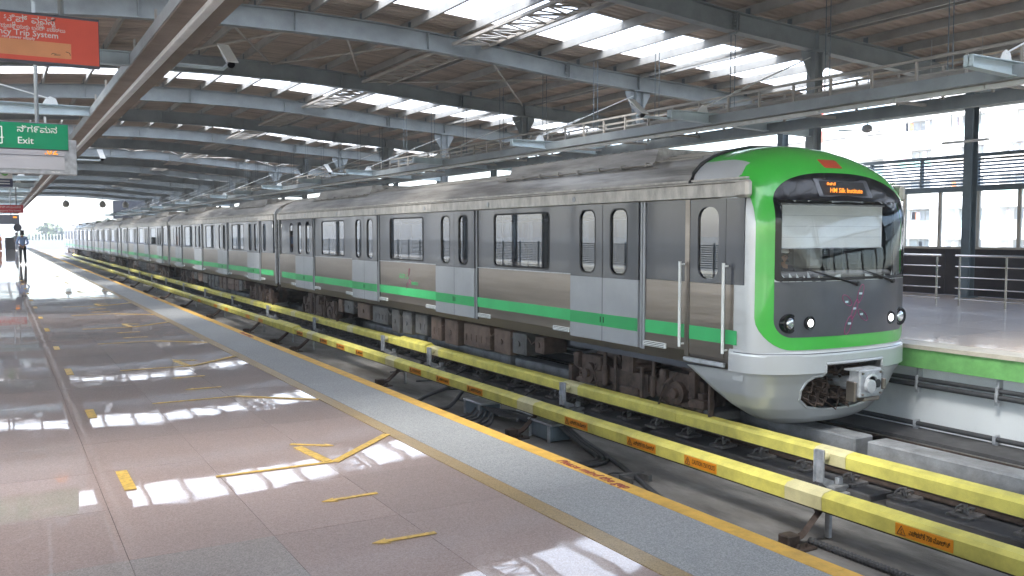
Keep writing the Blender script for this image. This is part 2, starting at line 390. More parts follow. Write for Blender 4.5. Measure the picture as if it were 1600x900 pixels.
for k in range(12):
    yy = 7.42 + 4.35*(k-4); MB().cbox(4.8, 5.16, yy, yy+4.17, -1.61, -1.0, .018).build('concrete_block', M['concrete_l'], gp2)
# rails
RP = [(-.068,-1.345),(.068,-1.345),(.068,-1.33),(.012,-1.31),(.010,-1.20),(.034,-1.185),(.036,-1.155),(.030,-1.148),(-.030,-1.148),(-.036,-1.155),(-.034,-1.185),(-.010,-1.20),(-.012,-1.31),(-.068,-1.33)]
def clip_mesh():
    mb = MB(); mb.cbox(-.13, .13, -.12, .12, -.025, .005, .006)
    mb.lathe([(.03, 0), (.03, .03), (.018, .032), (.018, .075), (.012, .085)], (0, 0, .005), n=8)
    mb.tube([(-.07, -.07, .01), (-.06, -.05, .05), (.0, -.045, .058), (.06, -.05, .045), (.08, -.02, .02)], .011, 6)
    mb.tube([(-.07, .07, .01), (-.06, .05, .05), (.0, .045, .058), (.06, .05, .045), (.08, .02, .02)], .011, 6)
    mb.lathe([(.022, 0), (.022, .045)], (.06, .075, .005), n=6)
    return mb.mesh('rail_clip', mat('dusty_clip_steel', (.20,.19,.185), .6, metal=.3, var=.3, scale=15), True)
CLIP = clip_mesh(); 
for x, lab in ((4.26, 'rusty rail of the empty near track closest to the platform edge'), (5.70, 'second rusty rail of the empty near track under the platform edge'),
               (8.87, 'dark running rail with bolted clips below the far yellow cover'), (10.31, 'far dark running rail beside the pale platform wall and pipes')):
    r = empty('running_rail', (x, 8, -1.37), lab, 'rail', 'running rails of the two tracks')
    MB().prism([(x+a, b) for a, b in RP], 'y', -20, 150).build('rail_bar', M['rust'], r)
    MB().box(x-.028, x+.028, -20, 150, -1.1479, -1.1455).build('rail_head', M['railtop'], r)
    for k in range(0, 56 if x > 8 else 12):
        for s in ((-1, 1)):
            if x in (10.31,) and s < 0 and k > 12: continue
            place('rail_clip', CLIP, r, (x + s*.21, 2.65 + .715*k, -1.343), scale=(1.1, 1.1, 1.35))

# far platform
fplat = struct('far_platform', MB().box(11.6, 23, Y0, Y1, -1.6, -.03), M['grout'])
ct = tile_mesh('floor_tile', 1.2, 1.2, M['cream'], .002)
for i in range(8):
    for j in range(0, 16):
        place('floor_tile', ct, fplat, (11.75+1.2*i, 2.4+1.2*j, 0))
mb = MB()
for i in range(8):
    for j in range(-13, 97):
        if 0 <= j < 16: continue
        x = 11.75+1.2*i; y = 2.4+1.2*j; mb.add([(x+g, y+g, 0), (x+1.2-g, y+g, 0), (x+1.2-g, y+1.2-g, 0), (x+g, y+1.2-g, 0)], [(0, 1, 2, 3)])
tag(mb.build('distant_floor_tiles', M['cream'], fplat), kind='stuff')
MB().box(11.27, 11.748, Y0, Y1, -.06, -.002).build('pale_edge_slab', mat('pale_edge_stone', (.52,.48,.40), .5), fplat)
MB().box(11.30, 11.599, Y0, Y1, -.33, -.061).build('green_fascia', M['greenwall'], fplat)
MB().box(11.46, 11.599, Y0, Y1, -1.6, -.331).build('lower_wall', M['wallgrey'], fplat)
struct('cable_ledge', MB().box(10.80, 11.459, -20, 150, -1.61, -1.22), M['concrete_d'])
for z, x, r_, lab in ((-.50, 11.385, .032, 'upper of the two grey pipes clamped under the green platform edge'), (-.585, 11.375, .036, 'lower of the two grey pipes clamped under the green platform edge'),
                  (-1.14, 11.36, .036, 'single grey pipe running low along the foot of the pale wall')):
    p = empty('conduit', (x, 6, z), lab, 'pipe')
    MB().tube([(x, Y0, z), (x, Y1, z)], r_, 10).build('pipe', M['cable'], p, True)
    cm = MB(); cm.cbox(-.05, .075, -.02, .02, -.06, .05, .006); cm.box(-.02, .02, -.03, .03, -.11, -.06)
    cm = cm.mesh('clamp', M['galv'])
    for k in range(40): place('clamp', cm, p, (x, 3.3+1.18*k, z))
    if z == -.585:
        for k in range(12): MB().box(11.37, 11.46, 3.3+1.18*k-.02, 3.3+1.18*k+.02, -.49+.02, -.331).build('hanger', M['galv'], p)

# ground, far world
struct('ground', MB().box(-3000, 3000, -1500, 3000, -12, -11), M['ground'])

# ================================================================== third-rail covers
def cover_profile(x0, w=.20, z0=-1.09, z1=-.925, k=0.):
    return [(x0-k, z0), (x0-.004-k, z1-.035), (x0+.035-k, z1), (x0+w*.72, z1+.014+k), (x0+w+k, z1-.03), (x0+w+.012+k, z0)]
def third_rail(x0, first, pitch, ln, big, labels, label, base_x):
    t_ = empty('third_rail_cover', (x0+.12, 8, -1.62), label, 'rail cover', 'yellow third rail covers')
    MB().prism([(x0+.07, -1.13), (x0+.17, -1.13), (x0+.17, -1.03), (x0+.07, -1.03)], 'y', -14, 128).build('conductor_rail', M['rust'], t_)
    ks = range(-3, 23); starts = [first+pitch*k for k in ks]
    for i, s in enumerate(starts):
        MB().prism(cover_profile(x0, k=.003), 'y', s, s+ln).build('joint_sleeve', M['sleeve'], t_)
        if i+1 < len(starts):
            e = starts[i+1]; mid = (s+ln+e)/2
            MB().prism(cover_profile(x0), 'y', s+ln+.004, mid-.003).build('cover_section', M['yellow'], t_)
            MB().prism(cover_profile(x0), 'y', mid+.003, e-.004).build('cover_section', M['yellow'], t_)
    MB().prism(cover_profile(x0, k=.02, z1=-.90), 'y', big[0], big[1]).build('expansion_cover', M['yellow'], t_)
    return t_
near3 = third_rail(6.80, 5.79, 5.33, .46, (23.4, 25.3), None, 'nearer yellow cover over the third rail with orange warning labels along its side', 6.6)
far3 = third_rail(8.25, 6.70, 5.38, .45, (18.1, 19.7), None, 'farther yellow cover over the third rail running right beside the train', 8.0)
# warning labels (flat film on the near cover's side)
LBL = [(4.42, 4.97, 0), (7.23, 7.76, 1), (8.28, 8.84, 2), (9.71, 10.26, 0), (12.7, 13.25, 2), (13.94, 14.46, 0), (15.14, 15.67, 1), (18.2, 18.64, 2), (19.39, 19.92, 0), (20.62, 21.16, 1), (22.59, 23.1, 2), (26.6, 27.1, 0), (28.2, 28.7, 1), (31.2, 31.7, 2), (33, 33.5, 0), (36, 36.5, 1)]
for a, b, k in LBL:
    lb = MB().prism([(6.7935, -1.078), (6.7915, -.972), (6.7955, -.968), (6.799, -1.078)], 'y', a, b).build('warning_label', M['labelorange'], near3)
    if k == 0: s = 'ಎಚ್ಚರಿಕೆ 750 ವೋಲ್ಟ್'
    elif k == 1: s = 'CAUTION 750 VOLTS'
    else: s = 'ಎಚ್ಚರಿಕೆ 750 ವೋಲ್ಟ್'
    rot = Matrix.Rotation(R(-90), 4, 'Z') @ Matrix.Rotation(R(88), 4, 'X')
    if b < 24:
        o = lettering(s, .062 if k == 1 else .055, M['ink'], near3, (6.789, b-.135, -1.043), rot.to_euler(), extrude=.0006)
        wd = max(v.co.x for v in o.data.vertices); o.scale = ((b-a-.16)/wd, 1.15, 1)
        yy = b-.02; mbt = MB()                                    # warning triangle with bolt
        P_ = [(0, 0), (.085, 0), (.0425, .078)]
        for q in range(3):
            (u0, v0), (u1, v1) = P_[q], P_[(q+1) % 3]
            mbt.tube([(6.7885, yy-u0, -1.062+v0), (6.7885, yy-u1, -1.062+v1)], .003, 4)
        mbt.tube([(6.7885, yy-.048, -1.062+.052), (6.7885, yy-.036, -1.062+.03), (6.7885, yy-.05, -1.062+.028), (6.7885, yy-.04, -1.062+.008)], .003, 4)
        mbt.build('warning_triangle', M['ink'], near3)
# near supports: slanting arm to a foot beside the platform
ms = MB(); ms.tube([(.12, 0, .36), (.08, 0, .27), (-.14, .0, .09), (-.24, 0, .06)], .04, 4)
ms.cbox(.06, .20, -.04, .04, .28, .42, .008)
ms.mat(1); ms.cbox(-.40, -.24, -.07, .07, .0, .13, .01); ms.cbox(-.46, -.1, -.16, .16, -.02, .012, .006)
for sx in (-.42, -.30, -.2): ms.lathe([(.014, .012), (.014, .05)], (sx, -.10, 0), n=6)
ms.mat(2); ms.cbox(.21, .25, -.03, .03, .0, .40, .004)
NB = ms.mesh('support_bracket', [M['under'], M['rust'], M['galv']])
for yb in (-5., 0.4, 5.92, 11.25, 16.5, 22.5, 24.4, 27.5, 33, 38.3, 43.6, 48.9, 54.2, 59.5, 64.8): place('support_bracket', NB, near3, (6.83, yb, SLAB+.012))
# far supports: upright plate with ceramic disc
ms = MB(); ms.cbox(-.09, -.06, -.05, .05, .16, .54, .004); ms.cbox(-.13, -.058, .045, .06, .16, .54, .003)
ms.prism([(-.09, .24), (-.06, .22), (.10, .16), (.10, .10), (-.02, .10), (-.09, .16)], 'y', -.05, .05); ms.mat(1)
ms.lathe([(.05, -.12), (.062, -.10), (.05, -.085), (.06, -.07), (.048, -.055), (.055, -.04), (.03, -.03)], (.06, .0, .46), axis='x', n=14)
ms.mat(2); ms.cbox(.0, .26, -.14, .10, .05, .12, .01); ms.cbox(-.02, .3, -.2, .16, .0, .05, .01); ms.mat(0); ms.cbox(.12, .2, -.10, -.04, .12, .2, .006)
FB = ms.mesh('support_bracket', [M['galv'], M['sleeve'], M['concrete_l']], True)
for yb in [6.96-5.38, 6.96, 12.33, 17.65, 20.35, 25.8, 31.1, 36.5, 41.9, 47.3, 52.7, 58, 63.4, 68.8]: place('support_bracket', FB, far3, (8.22, yb, SLAB+.002))

# junction boxes and cables beside the near cover
def jbox(loc, label, w=.36, l=.6, h=.22):
    e = empty('junction_box', loc, label, 'cable box', 'cable boxes beside the near track')
    x, y, z = loc
    MB().cbox(x-w/2, x+w/2, y-l/2, y+l/2, z+.02, z+h, .012).build('box_body', M['steelblue_d'], e)
    MB().cbox(x-w/2-.02, x+w/2+.02, y-l/2-.03, y+l/2+.03, z+h+.001, z+h+.03, .01).build('lid', M['galv'], e)
    for sx in (-1, 1):
        for sy in (-1, 1): MB().box(x+sx*(w/2+.012)-.015, x+sx*(w/2+.012)+.015, y+sy*l*.42-.02, y+sy*l*.42+.02, z-.02, z+h-.001).build('leg', M['galv'], e)
jbox((6.95, 13.0, SLAB), 'blue-grey cable box with cables over its lid, beyond the nearer box')
jbox((7.02, 11.0, SLAB), 'pale blue-grey cable box right under the joint of the near yellow cover', .34, .62, .24)
jbox((7.35, 12.05, SLAB), 'small low grey cable box behind the yellow cover', .3, .4, .16)
rnd = random.Random(3)
def cable(pts, r, label, n=8):
    P_ = [Vector(p) for p in pts]; out = []
    for i in range(len(P_)-1):
        p0 = P_[max(i-1, 0)]; p1 = P_[i]; p2 = P_[i+1]; p3 = P_[min(i+2, len(P_)-1)]
        for k in range(6):
            t_ = k/6; out.append(.5*((2*p1)+(-p0+p2)*t_+(2*p0-5*p1+4*p2-p3)*t_*t_+(-p0+3*p1-3*p2+p3)*t_**3))
    out.append(P_[-1]); return tag(MB().tube(out, r, n).build('cable', M['cable'], None, True), label, 'cable', 'cables on the track bed')
Z = SLAB+.035; ORD = ['nearest', 'second', 'third', 'fourth', 'fifth', 'sixth', 'seventh', 'eighth', 'ninth']
for i in range(3):
    o = .055*i
    cable([(7.0+o, 10.7, Z+.2), (7.0+o, 10.2, Z+.05), (6.85+o*.8, 9.55-o, Z), (6.45, 9.45-o*1.3, Z), (6.15, 9.75-o, Z)], .026,
          ('inner', 'middle', 'outer')[i]+' loop of the thick grey cables curving from the cable box to the platform edge')
for i in range(2):
    o = .06*i
    cable([(7.2+o, 11.2, Z+.15), (7.15+o, 10.2, Z), (6.95, 9.3-o, Z), (6.7, 8.5, Z), (6.45-o*.4, 7.8, Z), (6.2, 7.0, Z), (6.0, 6.3, Z), (5.8, 5.4, Z)], .032-.006*i,
          ('thickest black cable', 'thinner black cable')[i]+' running forward through a clamp beside the platform edge')
cable([(6.75, 8.65, Z), (6.6, 8.85, Z), (6.3, 8.75, Z), (6.0, 8.8, Z)], .014, 'thin dark cable branching off at the cable clamp')
cable([(6.95, 14.2, Z+.25), (6.7, 14.5, Z+.1), (6.4, 14.4, Z), (6.35, 13.9, Z), (6.6, 13.6, Z+.02), (6.85, 13.5, Z+.3)], .034, 'thick grey cable bent in a round loop behind the farther cable box')
for i in range(9):
    o = .035*i
    cable([(6.78+o, 13.6-.2*(i % 3), -1.27+.01*(i % 2)), (6.8+o, 12.8, -1.24-.01*i), (6.86+o+rnd.uniform(-.05, .05), 12.2, -1.3+rnd.uniform(-.03, .03)), (6.9+o*.7, 11.7, -1.26), (6.95+o*.6, 11.2, -1.25)], .017,
          ORD[i]+' from the platform of the nine thin grey cables bundled across the cable box lids')
for i in range(6):
    cable([(6.78, 12.9-.12*i, -1.30), (6.6, 12.8-.15*i, -1.38), (6.35, 12.8-.18*i+rnd.uniform(-.1, .1), -1.40), (5.9, 12.9-.2*i, Z)], .017, ORD[5-i]+' from the camera of the six grey cables fanning out from the farther cable box')
for i in range(5):
    y_ = 12.6+1.3*i+rnd.uniform(-.2, .2)
    cable([(7.3, y_, Z), (7.8, y_-.4, Z+.06), (8.2, y_-.1, Z+.1), (8.6, y_+.3, -1.32)], .018, ORD[i]+' from the camera of the thin cables crossing between the two yellow covers')
cl = MB(); cl.cbox(6.5, 6.85, 8.55, 8.62, SLAB, SLAB+.09, .006); cl.cbox(6.5, 6.56, 8.4, 8.549, SLAB, SLAB+.08, .006); cl.cbox(6.79, 6.85, 8.4, 8.549, SLAB, SLAB+.08, .006)
tag(cl.build('cable_clamp', M['underg']), 'small square steel clamp holding the black cables to the bed', 'clamp')
tag(MB().tube([(6.78+.4*i/60*0+.012*math.sin(i*1.3)*0, 5.9-.02*i, SLAB+.035) for i in range(90)], [.03 if i % 2 else .037 for i in range(90)], 10).build('corrugated_hose', M['cable']), 'ribbed black hose lying on the bed at the foot of the nearest support', 'hose')

# ================================================================== TRAIN
TC = 9.59                                       # centre line
train = empty('metro_train', (TC, 8, -1.148), 'six car silver metro train with bright green rounded front standing on the far track', 'train')
PROF = [(1.40,-.19),(1.44,.0),(1.44,2.04),(1.43,2.27),(1.37,2.38),(1.22,2.52),(1.0,2.63),(.7,2.72),(.35,2.785),(0,2.80)]
HL = 10.6                                        # half body length
DOORC = (-7.75, -2.585, 2.585, 7.75); DHW = .89
WINC = (-5.17, 0, 5.17)
def side_pt(s, d, y, z): return (s*d, y, z)
def panel_hole(mb, s, d, y0, y1, z0, z1, hole, th=.04):
    """vertical panel at x = s*d with a rounded opening; hole = (ya, yb, za, zb, r)"""
    seg = 5; ho = rrect(*hole[:4], hole[4], seg); re = rect_like(y0, y1, z0, z1, seg); n = len(ho)
    for dd in (d, d-th):
        vs = [(s*dd, a, b) for a, b in re] + [(s*dd, a, b) for a, b in ho]
        mb.add(vs, [(i, (i+1) % n, n+(i+1) % n, n+i) for i in range(n)])
    mb.add([(s*d, a, b) for a, b in ho] + [(s*(d-th), a, b) for a, b in ho], [(i, (i+1) % n, n+(i+1) % n, n+i) for i in range(n)])
    mb.add([(s*d, a, b) for a, b in ((y0, z0), (y1, z0), (y1, z1), (y0, z1))] + [(s*(d-th), a, b) for a, b in ((y0, z0), (y1, z0), (y1, z1), (y0, z1))], [(i, (i+1) % 4, 4+(i+1) % 4, 4+i) for i in range(4)])
# --- shared meshes, built for the side x = -1.44 (towards our platform); other side is the same turned by 180 degrees
def make_leaf():
    lf = MB(); w = DHW-.004
    panel_hole(lf, -1, 1.485, .002, w, .90, 2.035, (.20, .62, .97, 1.945, .13), .04)      # dark upper part
    lf.mat(3); A_ = rrect(.185, .635, .955, 1.96, .145); B_ = rrect(.21, .61, .98, 1.935, .125); m_ = len(A_)
    lf.add([(-1.4865, *p) for p in A_]+[(-1.4865, *p) for p in B_], [(i, (i+1) % m_, m_+(i+1) % m_, m_+i) for i in range(m_)])
    lf.mat(1); lf.box(-1.486, -1.445, .002, w, -.085, .898)
    lf.mat(2); lf.box(-1.4885, -1.4855, .004, w-.002, .145, .335)
    lf.mat(3); lf.box(-1.4935, -1.4886, .03, .05, .20, .29); lf.box(-1.4865, -1.44, -.006, .0015, -.085, 2.035); lf.box(-1.486, -1.445, .002, w, .8985, .8995)
    return lf.mesh('door_leaf', [M['band'], M['leaf'], M['stripe_b'], M['black']])
LEAF = make_leaf()
pane = MB(); pane.add([(-1.462, a, b) for a, b in rrect(.19, .63, .96, 1.955, .14)], [tuple(range(24))]); DPANE = pane.mesh('window_pane', M['glass'])
def leaf_pair(par, yc, s, orig):
    """two leaves and their panes; s=-1 near side, +1 far side"""
    for q in (-1, 1):
        sc = (-s, q, 1)
        o = place('door_leaf', LEAF, par, (orig[0], orig[1]+yc, orig[2]), scale=sc)
        place('door_glass', DPANE, par, (orig[0], orig[1]+yc, orig[2]), scale=sc)
def wall_band(y0, y1, win=None, narrow=()):
    mb = MB()
    if win is not None: panel_hole(mb, -1, 1.44, y0, y1, .925, 2.035, (win-.965, win+.965, .985, 1.935, .07), .05)
    elif narrow: panel_hole(mb, -1, 1.44, y0, y1, .925, 2.035, (narrow[0]-.19, narrow[0]+.19, .985, 1.93, .13), .05)
    else: mb.box(-1.44, -1.39, y0, y1, .925, 2.035)
    return mb.mesh('window_band', M['band'])
wb_w = wall_band(-1.69, 1.69, 0.); wb_e = wall_band(-.83, .83, None, (-.3,)); wb_s = wall_band(-.2, .2)
pw = MB(); pw.add([(-1.425, a, b) for a, b in rrect(-.975, .975, .975, 1.945, .08)], [tuple(range(24))]); WPANE = pw.mesh('window_pane', M['glass'])
pn = MB(); pn.add([(-1.425, a, b) for a, b in rrect(-.2, .2, .975, 1.94, .14)], [tuple(range(24))]); NPANE = pn.mesh('window_pane', M['glass'])
fr = MB(); a_ = rrect(-.985, .985, .965, 1.955, .09); b_ = rrect(-.955, .955, .995, 1.925, .065)
n_ = 24
for xx in (-1.4435,): fr.add([(xx, *p) for p in a_]+[(xx, *p) for p in b_], [(i, (i+1) % n_, n_+(i+1) % n_, n_+i) for i in range(n_)])
fr.add([(-1.4435, *p) for p in a_]+[(-1.44, *p) for p in a_], [(i, (i+1) % n_, n_+(i+1) % n_, n_+i) for i in range(n_)])
WFRAME = fr.mesh('window_seal', M['rubber'])
pl = MB(); pl.cbox(-1.475, -1.441, -.24, .24, -.045, .03, .004)
for q in range(3): pl.box(-1.4795, -1.4751, -.22, .22, -.035+.024*q, -.026+.024*q)
pl.m[-18:] = [1]*18; VPL = pl.mesh('step_plate', [M['white'], M['black']])
pc = MB(); pc.box(-1.458, -1.4405, -.05, -.004, -.10, 2.035); pc.mat(1); pc.box(-1.4415, -1.4402, -.10, -.0505, -.10, 2.03); POCK = pc.mesh('door_pillar', [M['leaf'], M['black']])
bd = MB(); bd.lathe([(.045, 0), (.045, .006), (.03, .008)], (0, 0, 0), axis='x', n=12); BADGE = bd.mesh('round_badge', M['galv'])
def shell(y0, y1, ry0=None):
    """roof, ceiling, lower walls and floor between y0 and y1 (local)"""
    mb = MB(); ry0 = y0 if ry0 is None else ry0
    up = PROF[2:]; pts = [(-d, z) for d, z in up] + [(d, z) for d, z in reversed(up[:-1])]
    n = len(pts); segs = 1; mb.mat(1)
    mb.add([(a, ry0, b) for a, b in pts]+[(a, y1, b) for a, b in pts], [(i, i+1, n+i+1, n+i) for i in range(n-1)])
    mb.add([(a, y1, b) for a, b in pts], [tuple(range(n))]); mb.add([(a, ry0, b) for a, b in pts], [tuple(range(n))])
    # ribs along the roof
    for xr in (-.95, -.75, -.55, -.35, .35, .55, .75, .95):
        zr = 2.80 - .17*(abs(xr)/1.0)**2.2
        mb.box(xr-.012, xr+.012, ry0+.3, y1-.1, zr-.03, zr+.018)
    mb.mat(2); mb.box(-1.38, 1.38, y0, y1, 2.02, 2.06); mb.box(-1.36, 1.36, y0, y1, -.06, -.02); mb.mat(0)
    for s in (-1, 1):
        mb.prism([(s*1.38,-.19),(s*1.40,-.19),(s*1.44,-.02),(s*1.44,.92),(s*1.39,.92),(s*1.39,-.02)], 'y', y0, y1)
    mb.mat(3); mb.box(-1.35, 1.35, y0, y1, -.19, -.07)
    return mb.mesh('carriage', [M['steel'], M['steel_roof'], M['seat'], M['under']])
SH_MID = shell(-HL, HL); SH_CAB = shell(-HL+.15, HL, -HL+.9)
def gutter_mesh(y0, y1):
    mb = MB(); s = -1
    mb.prism([(s*1.43,2.042),(s*1.51,2.05),(s*1.515,2.215),(s*1.49,2.235),(s*1.435,2.24)], 'y', y0, y1)
    mb.box(s*1.52, s*1.49, y0, y1, 2.2355, 2.247); mb.box(s*1.455, s*1.40, y0, y1, 2.27, 2.295)
    return mb.mesh('gutter', M['gutter'])
GUT = gutter_mesh(-HL, HL); GUTC = gutter_mesh(-HL-.15, HL)
def stripe_mesh(y0, y1):
    return MB().box(-1.4445, -1.4402, y0, y1, .15, .335).mesh('green_stripe', M['stripe'])
STR = stripe_mesh(-1.69, 1.69); STE = stripe_mesh(-.83, .83)
tr_ = MB(); tr_.box(-1.446, -1.4402, -1.69, 1.69, .912, .93); TRIM = tr_.mesh('band_trim', M['galv'])
# roof unit (air conditioner)
ac = MB(); ac.prism([(-1.02,2.60),(-.92,2.86),(.92,2.86),(1.02,2.60)], 'y', -2.2, 2.2)
for q in range(20): ac.box(-.9, .9, -2.1+.21*q, -2.04+.21*q, 2.8605, 2.877)
ac.tube([(-1.14, -2.35, 2.60), (-1.14, 2.35, 2.60)], .022, 8); ac.tube([(1.14, -2.35, 2.60), (1.14, 2.35, 2.60)], .022, 8)
for q in range(8):
    for s in (-1, 1): ac.box(s*1.0, s*1.17, -2.2+.6*q, -2.15+.6*q, 2.575, 2.635)
AC = ac.mesh('roof_air_unit', M['steel_roof'])
# underframe boxes
def ubox(w, l, h, kind):
    mb = MB(); mb.cbox(-1.30, -1.30+w, -l/2, l/2, -.25-h, -.25, .015)
    mb.box(-1.306, -1.3001, -l/2+.04, l/2-.04, -.25-h+.04, -.29)
    for q in (-1, 1):
        mb.box(-1.2, -1.16, q*l*.35-.02, q*l*.35+.02, -.25, -.18)
    if kind:
        for q in range(int(l/.22)):
            mb.box(-1.318, -1.3062, -l/2+.08+.22*q, -l/2+.18+.22*q, -.25-h*.75, -.25-h*.45)
    else:
        mb.lathe([(.05, -.02), (.05, 0), (.03, .01)], (-1.31, 0, -.25-h*.5), axis='x', n=10); mb.tube([(-1.28, l/2, -.35), (-1.27, l/2+.15, -.42), (-1.27, l/2+.3, -.3)], .015, 6)
    return mb
def bogie_mesh():
    """local: origin at rail top, centre of the bogie"""
    B = {}
    w = MB()
    for s in (-1,):
        w.lathe([(.06, -.16), (.13, -.15), (.13, -.09), (.36, -.075), (.40, -.07), (.43, -.06), (.43, .06), (.455, .075), (.455, .095), (.1, .1)], (0, 0, .43), axis='x', n=28)
    B['wheel'] = w.mesh('wheel', M['under'], True)
    f = MB()
    pts = [(-1.62,.50),(-1.45,.44),(-1.25,.50),(-.85,.52),(-.55,.36),(.55,.36),(.85,.52),(1.25,.50),(1.45,.44),(1.62,.50),(1.62,.64),(1.3,.72),(.9,.72),(.5,.58),(-.5,.58),(-.9,.72),(-1.3,.72),(-1.62,.64)]
    f.prism(pts, 'x', -.09, .09)
    f.box(-.11, .11, -.42, .42, .34, .60)
    f.cbox(-.14, .14, -.98, -.60, .30, .62, .04); f.cbox(-.14, .14, .60, .98, .30, .62, .04)
    f.prism([(-.55, .34), (-.30, .22), (.30, .22), (.55, .34)], 'x', -.08, .08)
    f.cbox(-.16, .05, -.20, .25, .18, .36, .03); f.box(-.18, -.15, .30, .36, .25, .80); f.box(-.18, -.15, -.36, -.30, .20, .70)
    for e_ in (-1.45, -.8, .8, 1.45): f.cbox(-.17, -.05, e_-.07, e_+.07, .50, .74, .02)
    f.cbox(-.22, .0, -1.75, -1.45, .30, .42, .01); f.cbox(-.2, -.1, -1.55, -1.42, .42, .8, .01); f.cbox(-.24, -.16, -1.9, -1.86, .2, .75, .005)
    f.tube([(-.2, -1.2, .75), (-.24, -.95, .55), (-.22, -.8, .22), (-.2, -.4, .18), (-.2, .3, .2)], .016, 6)
    for q in (-1, 1):
        f.lathe([(.17, -.14), (.17, .04), (.12, .06)], (-.02, q*1.1, .43), axis='x', n=16)         # axle box
        f.lathe([(.075, -.20), (.075, -.14)], (-.02, q*1.1, .43), axis='x', n=10)
        for e in (-.27, .27):
            f.lathe([(.11, 0), (.115, .03), (.085, .05), (.115, .09), (.085, .11), (.11, .14), (.08, .17), (.105, .2)], (-.02, q*1.1+e, .30), n=12)
        f.box(-.13, .02, q*1.1-.38, q*1.1+.38, .25, .31)
        f.box(-.16, .0, q*1.62-.05, q*1.62+.05, .12, .50)
        f.tube([(-.16, q*.62, .86), (-.17, q*.60, .30)], .03, 8); f.tube([(-.165, q*.615, .62), (-.17, q*.60, .32)], .048, 8)
        f.tube([(-.13, q*.8, .62), (-.2, q*.86, .5), (-.19, q*.8, .3), (-.12, q*.95, .22)], .014, 6)
    f.lathe([(.28, 0), (.32, .05), (.26, .09), (.32, .14), (.26, .2)], (.12, 0, .62), n=20)
    f.box(-.2, -.1, -.16, .12, .60, .84)
    B['side_frame'] = f.mesh('side_frame', M['under'], True)
    g_ = MB(); g_.box(-.62, .62, -.35, .35, .36, .6)
    for q in (-1, 1): g_.tube([(-.75, q*1.1, .43), (.75, q*1.1, .43)], .09, 10); g_.cbox(-.35, .35, q*.66-.28, q*.66+.28, .22, .62, .05)
    B['cross_beam'] = g_.mesh('cross_beam', M['under'])
    sh = MB(); sh.cbox(-.55, -.08, -.16, .16, -.02+.18, .16+.12, .01); sh.cbox(-.62, -.35, -.10, .10, .05, .17, .008); sh.tube([(-.45, .0, .02), (-.45, 0, .12)], .04, 8)
    B['shoe'] = sh.mesh('current_shoe', M['underg'])
    return B
BG = bogie_mesh()
def bogie(y, shoe):
    org = (TC, y, -1.148); b = MB().box(TC-.3, TC+.3, y-.3, y+.3, -1.148+.60, -1.148+.80).build('bogie', M['under'], train, origin=Vector(org))
    for q in (-1, 1):
        for s in (-1, 1): place('wheel', BG['wheel'], b, (TC+s*.72, y+q*1.1, -1.148), scale=(-s, 1, 1))
    for s in (-1, 1): place('side_frame', BG['side_frame'], b, (TC+s*1.03, y, -1.148), scale=(-s, 1, 1))
    place('cross_beam', BG['cross_beam'], b, org)
    if shoe:
        for q in (-1.75,): place('current_shoe', BG['shoe'], b, (TC-.62, y+q, -1.148))
UB = [(5.0, .6, .3, .36, 1, 'underb'), (-5.6, .5, .3, .3, 0, 'under'), (-4.9, .6, .5, .40, 0, 'underg'), (-4.25, .8, .62, .46, 0, 'underb'), (-3.2, .8, 1.1, .46, 1, 'underb'), (-2.05, .8, .62, .52, 0, 'underb'), (-1.3, .8, .5, .50, 1, 'underb'), (-.5, .8, .62, .46, 1, 'underg'), (.3, .8, .5, .52, 0, 'underg'), (1.0, .8, .45, .55, 0, 'underg'), (2.0, .8, 1.0, .42, 1, 'underg'), (3.15, .8, .9, .40, 0, 'underb'), (4.3, .7, .7, .34, 0, 'underg')]
UBM = [(u[0], ubox(u[1], u[2], u[3], u[4]).mesh('equipment_box', M[u[5]])) for u in UB]
centres = [18.95] + [18.95+21.72*k for k in range(1, 6)]
carriages = []
